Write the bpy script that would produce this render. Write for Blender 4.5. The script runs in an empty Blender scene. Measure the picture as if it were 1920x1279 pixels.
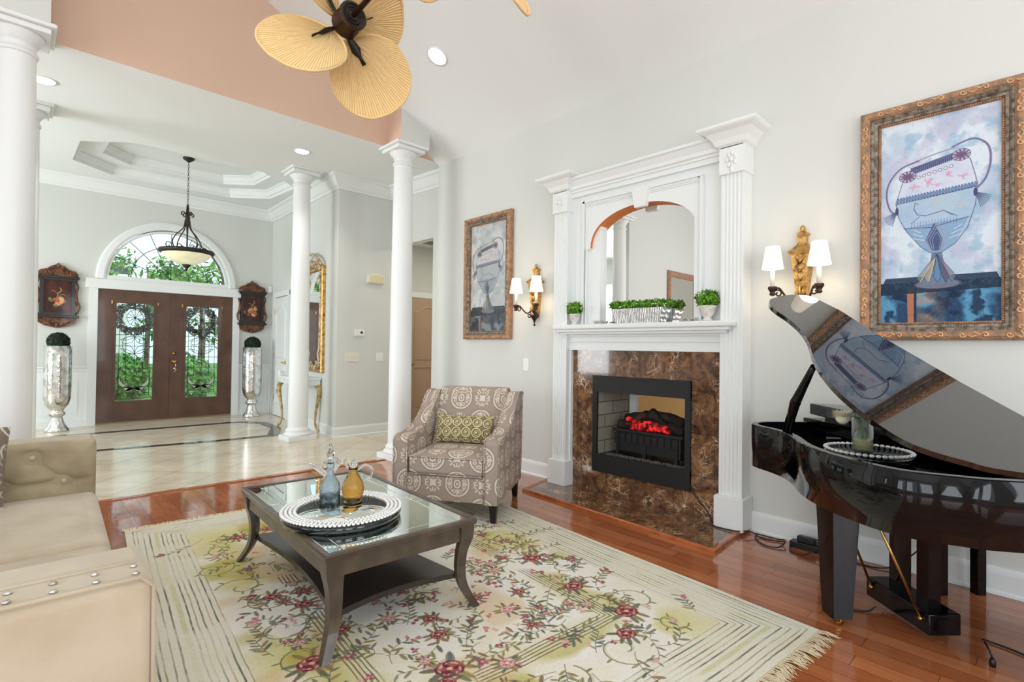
import bpy, bmesh, math, random
import numpy as np
from mathutils import Vector, Matrix, noise as mnoise
random.seed(7)
SC = bpy.context.scene
COL = SC.collection
PI = math.pi
# ---------------------------------------------------------------- camera, world, light, exposure
F_PX = 974.2
YAW, PIT, ROL = [math.radians(a) for a in (44.02, .698, .751)]
_f = Vector((math.sin(YAW)*math.cos(PIT), math.cos(YAW)*math.cos(PIT), math.sin(PIT)))
_r0 = Vector((math.cos(YAW), -math.sin(YAW), 0)); _u0 = _r0.cross(_f)
_r = math.cos(ROL)*_r0+math.sin(ROL)*_u0
_u = -math.sin(ROL)*_r0+math.cos(ROL)*_u0
cam = bpy.data.cameras.new('camera'); camo = bpy.data.objects.new('camera', cam); COL.objects.link(camo)
camo.matrix_world = Matrix(((_r.x, _u.x, -_f.x, 0), (_r.y, _u.y, -_f.y, 0), (_r.z, _u.z, -_f.z, 1.23), (0, 0, 0, 1)))
cam.lens = F_PX/1920*36; cam.sensor_width = 36; cam.clip_start = .02
SC.camera = camo
w = bpy.data.worlds.new('sky'); SC.world = w; w.use_nodes = True
nt = w.node_tree; bg = nt.nodes['Background']
tc = nt.nodes.new('ShaderNodeTexCoord'); sp = nt.nodes.new('ShaderNodeSeparateXYZ'); rp = nt.nodes.new('ShaderNodeValToRGB')
nt.links.new(tc.outputs['Generated'], sp.inputs[0]); nt.links.new(sp.outputs['Z'], rp.inputs[0]); nt.links.new(rp.outputs[0], bg.inputs[0])
rp.color_ramp.elements[0].color = (.80, .88, .95, 1); rp.color_ramp.elements[1].color = (.45, .66, .95, 1)
bg.inputs[1].default_value = 1.7
SC.view_settings.view_transform = 'Standard'; SC.view_settings.look = 'None'
SC.view_settings.exposure = 0.0; SC.view_settings.gamma = 1.0; SC.view_settings.use_curve_mapping = False

def area(name, loc, direction, sx, sy, power, col=(1, 1, 1)):
    l = bpy.data.lights.new(name, 'AREA'); l.shape = 'RECTANGLE'; l.size = sx; l.size_y = sy; l.energy = power; l.color = col
    o = bpy.data.objects.new(name, l); COL.objects.link(o); o.location = loc
    o.rotation_euler = Vector(direction).to_track_quat('-Z', 'Y').to_euler(); return o
def point(name, loc, power, rad=.05, col=(1, .93, .82)):
    l = bpy.data.lights.new(name, 'POINT'); l.energy = power; l.shadow_soft_size = rad; l.color = col
    o = bpy.data.objects.new(name, l); COL.objects.link(o); o.location = loc; return o
def spot(name, loc, direction, power, ang=110, rad=.06, col=(1, .96, .9)):
    l = bpy.data.lights.new(name, 'SPOT'); l.energy = power; l.shadow_soft_size = rad; l.color = col; l.spot_size = math.radians(ang); l.spot_blend = .6
    o = bpy.data.objects.new(name, l); COL.objects.link(o); o.location = loc
    o.rotation_euler = Vector(direction).to_track_quat('-Z', 'Y').to_euler(); return o
DAY = (.93, .97, 1.0)
# area lamps added as daylight at unseen windows behind and left of the camera
for i, x in enumerate((-2.2, -.2, 1.8)):
    area('daylight_fill', (x, -3.05, 1.65), (0, 1, .28), 1.1, 2.2, 42, DAY)
for y in (-1.6, .6, 2.8):
    area('daylight_fill', (-3.75, y, 1.65), (1, 0, .28), 1.1, 2.2, 34, DAY)
area('daylight_fill', (-3.6, 7.4, 1.7), (1, 0, 0), 2.6, 2.2, 170, DAY)  # added lamp to brighten the foyer, set at an unseen dining room window
area('overhead_fill', (-.6, .8, 4.3), (0, 0, -1), 4.5, 5.5, 34, (1, .985, .96))  # added soft fill high in the vault, no fixture there
area('hall_light', (4.9, 6.0, 2.85), (0, 0, -1), .5, .5, 14, (1, .9, .75))

sun = bpy.data.lights.new('sun', 'SUN'); sun.energy = 3.2; sun.angle = .02; sun.color = (1, .97, .9)
so = bpy.data.objects.new('sun', sun); COL.objects.link(so); so.rotation_euler = Vector((.12, .5, -.86)).to_track_quat('-Z', 'Y').to_euler()

# ---------------------------------------------------------------- helpers
def M(name, c, rough=.5, metal=0., spec=.5, coat=0., coatr=.05, em=None, ems=0., trans=0., ior=1.45, sheen=0., bump=None, var=None, alpha=None):
    m = bpy.data.materials.new(name); m.use_nodes = True; n = m.node_tree; b = n.nodes['Principled BSDF']
    b.inputs['Base Color'].default_value = (*c, 1); b.inputs['Roughness'].default_value = rough; b.inputs['Metallic'].default_value = metal
    b.inputs['Specular IOR Level'].default_value = spec; b.inputs['Coat Weight'].default_value = coat; b.inputs['Coat Roughness'].default_value = coatr
    b.inputs['IOR'].default_value = ior; b.inputs['Transmission Weight'].default_value = trans; b.inputs['Sheen Weight'].default_value = sheen
    if em: b.inputs['Emission Color'].default_value = (*em, 1); b.inputs['Emission Strength'].default_value = ems
    tcn = n.nodes.new('ShaderNodeTexCoord')
    if var:   # var=(scale, colour2, lo, hi)
        t = n.nodes.new('ShaderNodeTexNoise'); t.inputs['Scale'].default_value = var[0]; t.inputs['Detail'].default_value = 5
        r = n.nodes.new('ShaderNodeValToRGB'); r.color_ramp.elements[0].position = var[2]; r.color_ramp.elements[1].position = var[3]
        r.color_ramp.elements[0].color = (*c, 1); r.color_ramp.elements[1].color = (*var[1], 1)
        n.links.new(tcn.outputs['Object'], t.inputs['Vector']); n.links.new(t.outputs['Fac'], r.inputs[0]); n.links.new(r.outputs[0], b.inputs['Base Color'])
    if bump:  # bump=(scale, strength)
        t = n.nodes.new('ShaderNodeTexNoise'); t.inputs['Scale'].default_value = bump[0]; t.inputs['Detail'].default_value = 4
        bp = n.nodes.new('ShaderNodeBump'); bp.inputs['Strength'].default_value = bump[1]; bp.inputs['Distance'].default_value = .01
        n.links.new(tcn.outputs['Object'], t.inputs['Vector']); n.links.new(t.outputs['Fac'], bp.inputs['Height']); n.links.new(bp.outputs[0], b.inputs['Normal'])
    return m
def s2l(*c): return tuple(((v/255)/12.92 if v/255 < .04045 else ((v/255+.055)/1.055)**2.4) for v in c)

class MB:
    def __init__(s): s.b = bmesh.new(); s.mi = 0
    def face(s, vs, smooth=False):
        try: f = s.b.faces.new(vs); f.material_index = s.mi; f.smooth = smooth; return f
        except ValueError: return None
    def box(s, x0, y0, z0, x1, y1, z1, bev=0, T=None):
        v = [s.b.verts.new(p) for p in ((x0, y0, z0), (x1, y0, z0), (x1, y1, z0), (x0, y1, z0), (x0, y0, z1), (x1, y0, z1), (x1, y1, z1), (x0, y1, z1))]
        fs = [s.face([v[i] for i in q]) for q in ((3, 2, 1, 0), (4, 5, 6, 7), (0, 1, 5, 4), (1, 2, 6, 5), (2, 3, 7, 6), (3, 0, 4, 7))]
        if bev:
            es = list({e for f in fs for e in f.edges})
            r = bmesh.ops.bevel(s.b, geom=es, offset=bev, segments=3, profile=.5, affect='EDGES')
            for f in r['faces']: f.smooth = True; f.material_index = s.mi
            v = list({x for f in r['faces'] for x in f.verts} | {x for x in v if x.is_valid})
        if T:
            for x in v: x.co = T @ x.co
        return s
    def prism(s, pts, z0, z1, T=None, smooth=False, cap=True, bev=0):
        """outline in xy extruded from z0 to z1; T maps the result"""
        a = [s.b.verts.new((p[0], p[1], z0)) for p in pts]; c = [s.b.verts.new((p[0], p[1], z1)) for p in pts]
        n = len(pts); fs = []
        for i in range(n): fs.append(s.face([a[i], a[(i+1) % n], c[(i+1) % n], c[i]], smooth))
        if cap: top = s.face(c); bot = s.face(a[::-1]); fs += [top, bot]
        vs = a+c
        if bev and cap:
            es = list(top.edges)+list(bot.edges)
            r = bmesh.ops.bevel(s.b, geom=es, offset=bev, segments=2, profile=.5, affect='EDGES')
            vs = list({x for f in r['faces'] for x in f.verts} | {x for x in vs if x.is_valid})
        if T:
            for x in vs: x.co = T @ x.co
        return s
    def lathe(s, prof, c=(0, 0, 0), seg=32, T=None, a0=0, a1=2*PI, fx=1., fy=1., smooth=True):
        full = abs(a1-a0-2*PI) < 1e-6; n = seg if full else seg+1; rings = []
        for (r, z) in prof:
            if r < 1e-6: rings.append([s.b.verts.new((0, 0, z))])
            else: rings.append([s.b.verts.new((r*math.cos(a0+(a1-a0)*i/seg)*fx, r*math.sin(a0+(a1-a0)*i/seg)*fy, z)) for i in range(n)])
        for A, B in zip(rings, rings[1:]):
            for i in range(seg):
                j = (i+1) % n
                if len(A) == 1 and len(B) == 1: continue
                if len(A) == 1: s.face([A[0], B[j], B[i]], smooth)
                elif len(B) == 1: s.face([A[i], A[j], B[0]], smooth)
                else: s.face([A[i], A[j], B[j], B[i]], smooth)
        for R in rings:
            for v in R:
                v.co = (T @ v.co) if T else v.co
                v.co += Vector(c)
        return s
    def tube(s, pts, rad, seg=8, closed=False, cap=True, flat=1.):
        P = [Vector(p) for p in pts]; n = len(P)
        R = rad if hasattr(rad, '__len__') else [rad]*n
        rings = []; up = None
        for i in range(n):
            a = P[(i-1) % n] if (closed or i > 0) else P[i]; b = P[(i+1) % n] if (closed or i < n-1) else P[i]
            t = (b-a).normalized() if (b-a).length > 1e-9 else Vector((0, 0, 1))
            if up is None: up = Vector((0, 0, 1)) if abs(t.z) < .9 else Vector((1, 0, 0))
            x = up.cross(t); x = x.normalized() if x.length > 1e-6 else Vector((1, 0, 0)); y = t.cross(x).normalized(); up = y
            rings.append([s.b.verts.new(P[i]+R[i]*(math.cos(2*PI*k/seg)*x+flat*math.sin(2*PI*k/seg)*y)) for k in range(seg)])
        m = n if closed else n-1
        for i in range(m):
            A = rings[i]; B = rings[(i+1) % n]
            for k in range(seg): s.face([A[k], A[(k+1) % seg], B[(k+1) % seg], B[k]], True)
        if cap and not closed: s.face(rings[0][::-1]); s.face(rings[-1])
        return s
    def ball(s, c, r, seg=12, ring=8, sc=(1, 1, 1)):
        prof = [(max(0, r*math.sin(PI*i/ring)), -r*math.cos(PI*i/ring)) for i in range(ring+1)]
        prof[0] = (0, -r); prof[-1] = (0, r)
        return s.lathe(prof, c, seg, T=Matrix.Diagonal((*sc, 1)).to_3x3())
    def quad(s, a, b, c, d, smooth=False): s.face([s.b.verts.new(p) for p in (a, b, c, d)], smooth); return s
    def poly(s, pts): s.face([s.b.verts.new(p) for p in pts]); return s
    def sweep(s, path, prof, closed=False, up=(0, 0, 1)):
        """profile (outward, up) swept along a polyline with mitred corners; outward is to the left of the path"""
        P = [Vector(p) for p in path]; n = len(P); U = Vector(up); rings = []
        for i in range(n):
            dirs = []
            if closed or i > 0: dirs.append((P[i]-P[(i-1) % n]).normalized())
            if closed or i < n-1: dirs.append((P[(i+1) % n]-P[i]).normalized())
            ns = [U.cross(d).normalized() for d in dirs]
            m = sum(ns, Vector()).normalized(); m = m/max(.3, m.dot(ns[0]))
            rings.append([s.b.verts.new(P[i]+m*o+U*h) for (o, h) in prof])
        k = len(prof)
        for i in range(n if closed else n-1):
            A = rings[i]; B = rings[(i+1) % n]
            for j in range(k): s.face([A[j], A[(j+1) % k], B[(j+1) % k], B[j]])
        if not closed: s.face(rings[0][::-1]); s.face(rings[-1])
        return s
    def grid(s, fn, nu, nv, smooth=True):
        V = [[s.b.verts.new(fn(i/nu, j/nv)) for j in range(nv+1)] for i in range(nu+1)]
        for i in range(nu):
            for j in range(nv): s.face([V[i][j], V[i+1][j], V[i+1][j+1], V[i][j+1]], smooth)
        return V

def wloc(o):
    v = Vector((0, 0, 0))
    while o is not None: v += o.location; o = o.parent
    return v
def obj(name, mb, mat, parent=None, wc=False, label=None, stuff=False, mod=None):
    """links the shape as ONE mesh object; wc: vertices were given in world coordinates"""
    me = bpy.data.meshes.new(name)
    bmesh.ops.recalc_face_normals(mb.b, faces=mb.b.faces)
    if wc and parent is not None:
        d = wloc(parent)
        for v in mb.b.verts: v.co -= d
    mb.b.to_mesh(me); mb.b.free()
    o = bpy.data.objects.new(name, me); COL.objects.link(o)
    for m in (mat if isinstance(mat, (list, tuple)) else [mat]): me.materials.append(m)
    if parent is not None: o.parent = parent
    if label: o['label'] = label
    if stuff: o['kind'] = 'stuff'
    return o
def thing(name, label, cat, loc=(0, 0, 0), rz=0, group=None):
    o = bpy.data.objects.new(name, None); COL.objects.link(o); o.empty_display_size = .1
    o.location = loc; o.rotation_euler = (0, 0, rz); o['label'] = label; o['category'] = cat
    if group: o['group'] = group
    return o
def tag(o, label, cat, group=None):
    o['label'] = label; o['category'] = cat
    if group: o['group'] = group
    return o
def single(name, mb, mat, label, cat, loc=(0, 0, 0), group=None):
    """a thing that is one mesh, vertices in world coordinates, origin at its base"""
    L = Vector(loc)
    for v in mb.b.verts: v.co -= L
    o = obj(name, mb, mat); o.location = L; return tag(o, label, cat, group)
def struct(name, mb, mat, parent=None, wc=False):
    o = obj(name, mb, mat, parent, wc)
    if parent is None: o['kind'] = 'structure'
    return o
def copy_tree(o, parent=None):
    c = o.copy(); COL.objects.link(c)
    if parent is not None: c.parent = parent
    for ch in list(o.children): copy_tree(ch, c)
    return c
def subsurf(o, n=1):
    m = o.modifiers.new('s', 'SUBSURF'); m.levels = n; m.render_levels = n; return o
def Tm(loc=(0, 0, 0), rz=0, rx=0, ry=0):
    return Matrix.Translation(loc) @ Matrix.Rotation(rz, 4, 'Z') @ Matrix.Rotation(ry, 4, 'Y') @ Matrix.Rotation(rx, 4, 'X')
def smooth_line(pts, n=6):
    """Catmull-Rom through the points"""
    P = [Vector(p) for p in pts]; out = []
    for i in range(len(P)-1):
        p0 = P[max(i-1, 0)]; p1 = P[i]; p2 = P[i+1]; p3 = P[min(i+2, len(P)-1)]
        for k in range(n):
            t = k/n
            out.append(.5*((2*p1)+(-p0+p2)*t+(2*p0-5*p1+4*p2-p3)*t*t+(-p0+3*p1-3*p2+p3)*t**3))
    out.append(P[-1]); return out
def spiral(c, r0, r1, a0, turns, ax, ay, n=18):
    c = Vector(c); ax = Vector(ax); ay = Vector(ay)
    return [c+(r0+(r1-r0)*i/n)*(math.cos(a0+2*PI*turns*i/n)*ax+math.sin(a0+2*PI*turns*i/n)*ay) for i in range(n+1)]

# ---------------------------------------------------------------- woven / painted patterns, drawn into arrays
class Canvas:
    def __init__(s, W, H, c): s.W = W; s.H = H; s.a = np.empty((H, W, 3), np.float32); s.a[:] = np.array(c, np.float32)/255
    def _win(s, x0, y0, x1, y1):
        x0 = max(0, int(x0)); y0 = max(0, int(y0)); x1 = min(s.W, int(x1)+1); y1 = min(s.H, int(y1)+1)
        if x1 <= x0 or y1 <= y0: return None
        Y, X = np.mgrid[y0:y1, x0:x1]; return x0, y0, x1, y1, X+.5, Y+.5
    def _mix(s, w, m, c, al):
        x0, y0, x1, y1 = w[:4]; m = (m*al)[..., None]; s.a[y0:y1, x0:x1] = s.a[y0:y1, x0:x1]*(1-m)+(np.array(c, np.float32)/255)*m
    def ell(s, cx, cy, rx, ry, c, ang=0., al=1., soft=1., ring=None):
        R = max(rx, ry)+soft+2; w = s._win(cx-R, cy-R, cx+R, cy+R)
        if w is None: return
        X = w[4]-cx; Y = w[5]-cy; ca, sa = math.cos(ang), math.sin(ang)
        u = (X*ca+Y*sa)/rx; v = (-X*sa+Y*ca)/ry; d = (np.sqrt(u*u+v*v)-1)*min(rx, ry)
        if ring: d = np.abs(d)-ring/2
        s._mix(w, np.clip(.5-d/soft, 0, 1), c, al)
    def line(s, pts, wd, c, al=1., soft=1.):
        pts = [(p[0], p[1]) for p in pts]
        xs = [p[0] for p in pts]; ys = [p[1] for p in pts]; w = s._win(min(xs)-wd-2, min(ys)-wd-2, max(xs)+wd+2, max(ys)+wd+2)
        if w is None: return
        D = np.full(w[4].shape, 1e9, np.float32)
        for (ax, ay), (bx, by) in zip(pts, pts[1:]):
            dx, dy = bx-ax, by-ay; L = dx*dx+dy*dy+1e-9
            t = np.clip(((w[4]-ax)*dx+(w[5]-ay)*dy)/L, 0, 1)
            D = np.minimum(D, np.hypot(w[4]-ax-t*dx, w[5]-ay-t*dy))
        s._mix(w, np.clip(.5-(D-wd/2)/soft, 0, 1), c, al)
    def poly(s, pts, c, al=1.):
        xs = [p[0] for p in pts]; ys = [p[1] for p in pts]; w = s._win(min(xs)-1, min(ys)-1, max(xs)+1, max(ys)+1)
        if w is None: return
        ins = np.zeros(w[4].shape, bool); n = len(pts)
        for i in range(n):
            (x1, y1), (x2, y2) = pts[i], pts[(i+1) % n]
            if y1 == y2: continue
            ins ^= ((y1 > w[5]) != (y2 > w[5])) & (w[4] < (x2-x1)*(w[5]-y1)/(y2-y1)+x1)
        s._mix(w, ins.astype(np.float32), c, al)
    def image(s, name):
        im = bpy.data.images.new(name, s.W, s.H); a = np.ones((s.H, s.W, 4), np.float32); a[..., :3] = np.clip(s.a[::-1], 0, 1)
        im.pixels.foreach_set(a.ravel()); im.update(); return im
def vnoise(W, H, cell, rng, octv=3):
    out = np.zeros((H, W), np.float32); amp = 1; tot = 0
    for o in range(octv):
        cw = max(2, int(W/cell)+2); ch = max(2, int(H/cell)+2); g = rng.random((ch, cw)).astype(np.float32)
        x = np.linspace(0, cw-1.001, W); y = np.linspace(0, ch-1.001, H); xi = x.astype(int); yi = y.astype(int)
        fx = x-xi; fy = y-yi; fx = fx*fx*(3-2*fx); fy = (fy*fy*(3-2*fy))[:, None]
        A = g[yi][:, xi]; B = g[yi][:, xi+1]; Cc = g[yi+1][:, xi]; Dd = g[yi+1][:, xi+1]
        out += amp*((A*(1-fx)+B*fx)*(1-fy)+(Cc*(1-fx)+Dd*fx)*fy); tot += amp; amp *= .5; cell = max(2, cell/2)
    return out/tot
def imgmat(name, im, rough=.9, scale=None, box=False, spec=.3, bump=.0, coat=0., sheen=0.):
    m = M(name, (1, 1, 1), rough, spec=spec, coat=coat, sheen=sheen); n = m.node_tree; b = n.nodes['Principled BSDF']
    t = n.nodes.new('ShaderNodeTexImage'); t.image = im; tcn = n.nodes['Texture Coordinate']
    if box:
        mp = n.nodes.new('ShaderNodeMapping'); mp.inputs['Scale'].default_value = (1/scale,)*3
        n.links.new(tcn.outputs['Object'], mp.inputs[0]); n.links.new(mp.outputs[0], t.inputs[0]); t.projection = 'BOX'; t.projection_blend = .15
    else: n.links.new(tcn.outputs['UV'], t.inputs[0])
    n.links.new(t.outputs[0], b.inputs['Base Color'])
    if bump:
        bp = n.nodes.new('ShaderNodeBump'); bp.inputs['Strength'].default_value = bump; bp.inputs['Distance'].default_value = .004
        ns = n.nodes.new('ShaderNodeTexNoise'); ns.inputs['Scale'].default_value = 300; n.links.new(tcn.outputs['Object'], ns.inputs['Vector'])
        n.links.new(ns.outputs['Fac'], bp.inputs['Height']); n.links.new(bp.outputs[0], b.inputs['Normal'])
    return m
def set_uv(o, fn):
    uv = o.data.uv_layers.new(name='UVMap')
    for l in o.data.loops: uv.data[l.index].uv = fn(o.data.vertices[l.vertex_index].co)
# ---------------------------------------------------------------- materials
m_wall = M('wall_paint', s2l(215, 217, 212), .75, bump=(60, .03))
m_ceil = M('ceiling_paint', s2l(236, 239, 238), .8)
m_white = M('white_trim', s2l(234, 237, 236), .38)
m_salmon = M('salmon_paint', s2l(220, 188, 166), .8)
m_black = M('piano_black', (.004, .004, .005), .035, spec=.38)
m_lidblack = M('polished_lid_black', (.004, .004, .005), .02, spec=.6, coat=1., coatr=.01)
m_blackm = M('matte_black', (.012, .012, .013), .55)
m_blackp = M('black_plastic', (.01, .01, .01), .35)
m_brass = M('brass', s2l(190, 150, 85), .3, metal=1.)
m_gold = M('antique_gold', s2l(206, 164, 100), .38, metal=.8, var=(28, s2l(122, 90, 52), .46, .7), bump=(60, .4))
m_frame = M('carved_frame', s2l(188, 140, 104), .45, metal=.3, var=(22, s2l(140, 118, 98), .38, .66), bump=(110, .8))
m_framed = M('silvered_frame', s2l(150, 140, 128), .45, metal=.4, var=(40, s2l(92, 78, 62), .4, .65), bump=(120, .5))
m_bronze = M('bronze', s2l(74, 52, 40), .42, metal=.6, var=(15, s2l(44, 32, 26), .4, .7))
m_mirror = M('mirror_glass', (.9, .91, .9), .0, metal=1.)
m_silver = M('mercury_glass', (.78, .77, .75), .13, metal=1., var=(9, (.36, .34, .31), .5, .72), bump=(22, .35))
m_glasscl = M('clear_glass', (1, 1, 1), 0., trans=1., ior=1.45)
m_lawn = M('lawn', s2l(110, 150, 60), .9, var=(3, s2l(70, 110, 40), .4, .6))
m_leaf = M('leaf_green', s2l(60, 120, 40), .6, var=(8, s2l(130, 180, 70), .4, .65))
m_leafd = M('dark_leaf', s2l(22, 48, 26), .6, var=(20, s2l(12, 28, 16), .4, .65))
m_leafb = M('bright_leaf', s2l(110, 165, 30), .55, var=(30, s2l(60, 110, 18), .35, .65))
m_ceramic = M('white_ceramic', s2l(225, 222, 215), .6, var=(25, s2l(195, 190, 182), .45, .7))
m_shade = M('lamp_shade', s2l(255, 246, 230), .8, em=(1, .88, .7), ems=.75)
m_lens = M('lit_lens', (1, 1, 1), .4, em=(1, .97, .92), ems=7.)
m_espresso = M('espresso_wood', s2l(70, 58, 48), .3, coat=.35, coatr=.15, var=(12, s2l(92, 78, 62), .4, .7))
m_espdark = M('espresso_dark', s2l(46, 36, 32), .3, coat=.3, coatr=.2)
m_darkleg = M('dark_leg', (.012, .010, .009), .35)
m_cream = M('cream_plastic', s2l(230, 225, 208), .5)
m_outlet = M('outlet_white', s2l(240, 240, 238), .4)
m_candle = M('candle_sleeve', s2l(244, 238, 222), .6)

def wood_floor():
    m = M('hardwood_planks', (1, 1, 1), .12, coat=.6, coatr=.06); n = m.node_tree; b = n.nodes['Principled BSDF']; L = n.links
    tcn = n.nodes['Texture Coordinate']
    mp = n.nodes.new('ShaderNodeMapping'); mp.inputs['Rotation'].default_value = (0, 0, math.radians(90)); L.new(tcn.outputs['Object'], mp.inputs[0])
    def brick(bias, seed):
        k = n.nodes.new('ShaderNodeTexBrick'); k.inputs['Scale'].default_value = 1; k.inputs['Brick Width'].default_value = .78; k.inputs['Row Height'].default_value = .092
        k.inputs['Mortar Size'].default_value = .0012; k.inputs['Mortar Smooth'].default_value = .1; k.offset = .37; k.offset_frequency = 3; k.squash = .7; k.squash_frequency = 2
        k.inputs['Bias'].default_value = bias; L.new(mp.outputs[0], k.inputs['Vector']); return k
    k = brick(0, 0)
    k.inputs['Color1'].default_value = (*s2l(166, 92, 54), 1); k.inputs['Color2'].default_value = (*s2l(206, 130, 82), 1); k.inputs['Mortar'].default_value = (*s2l(104, 44, 24), 1)
    ns = n.nodes.new('ShaderNodeTexNoise'); ns.inputs['Scale'].default_value = 3; ns.inputs['Detail'].default_value = 8; ns.inputs['Roughness'].default_value = .65
    m2 = n.nodes.new('ShaderNodeMapping'); m2.inputs['Scale'].default_value = (9, .9, 1); L.new(tcn.outputs['Object'], m2.inputs[0]); L.new(m2.outputs[0], ns.inputs['Vector'])
    r = n.nodes.new('ShaderNodeValToRGB'); r.color_ramp.elements[0].position = .3; r.color_ramp.elements[1].position = .75
    r.color_ramp.elements[0].color = (.62, .56, .5, 1); r.color_ramp.elements[1].color = (1, 1, 1, 1); L.new(ns.outputs['Fac'], r.inputs[0])
    mx = n.nodes.new('ShaderNodeMix'); mx.data_type = 'RGBA'; mx.blend_type = 'MULTIPLY'; mx.inputs[0].default_value = .8
    L.new(k.outputs['Color'], mx.inputs[6]); L.new(r.outputs[0], mx.inputs[7]); L.new(mx.outputs[2], b.inputs['Base Color'])
    bp = n.nodes.new('ShaderNodeBump'); bp.inputs['Strength'].default_value = .25; bp.inputs['Distance'].default_value = .002; bp.invert = True
    L.new(k.outputs['Fac'], bp.inputs['Height'])
    n2 = n.nodes.new('ShaderNodeTexNoise'); n2.inputs['Scale'].default_value = 5; L.new(tcn.outputs['Object'], n2.inputs['Vector'])
    b2 = n.nodes.new('ShaderNodeBump'); b2.inputs['Strength'].default_value = .12; b2.inputs['Distance'].default_value = .01; L.new(n2.outputs['Fac'], b2.inputs['Height']); L.new(bp.outputs[0], b2.inputs['Normal'])
    L.new(b2.outputs[0], b.inputs['Normal']); L.new(b2.outputs[0], b.inputs['Coat Normal'])
    return m
def tile_floor():
    m = M('cream_tile', (1, 1, 1), .16, spec=.5); n = m.node_tree; b = n.nodes['Principled BSDF']; L = n.links; tcn = n.nodes['Texture Coordinate']
    mp = n.nodes.new('ShaderNodeMapping'); mp.inputs['Rotation'].default_value = (0, 0, math.radians(45)); L.new(tcn.outputs['Object'], mp.inputs[0])
    k = n.nodes.new('ShaderNodeTexBrick'); k.offset = 0; k.inputs['Scale'].default_value = 1; k.inputs['Brick Width'].default_value = .41; k.inputs['Row Height'].default_value = .41
    k.inputs['Mortar Size'].default_value = .003; k.inputs['Color1'].default_value = (*s2l(222, 212, 194), 1); k.inputs['Color2'].default_value = (*s2l(214, 204, 184), 1); k.inputs['Mortar'].default_value = (*s2l(160, 148, 128), 1)
    L.new(mp.outputs[0], k.inputs['Vector'])
    ns = n.nodes.new('ShaderNodeTexNoise'); ns.inputs['Scale'].default_value = 2.5; ns.inputs['Detail'].default_value = 6; ns.inputs['Distortion'].default_value = 1.2; L.new(tcn.outputs['Object'], ns.inputs['Vector'])
    r = n.nodes.new('ShaderNodeValToRGB'); r.color_ramp.elements[0].position = .35; r.color_ramp.elements[1].position = .65; r.color_ramp.elements[0].color = (.86, .82, .76, 1); r.color_ramp.elements[1].color = (1, 1, 1, 1); L.new(ns.outputs['Fac'], r.inputs[0])
    mx = n.nodes.new('ShaderNodeMix'); mx.data_type = 'RGBA'; mx.blend_type = 'MULTIPLY'; mx.inputs[0].default_value = 1
    L.new(k.outputs['Color'], mx.inputs[6]); L.new(r.outputs[0], mx.inputs[7]); L.new(mx.outputs[2], b.inputs['Base Color'])
    return m
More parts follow.
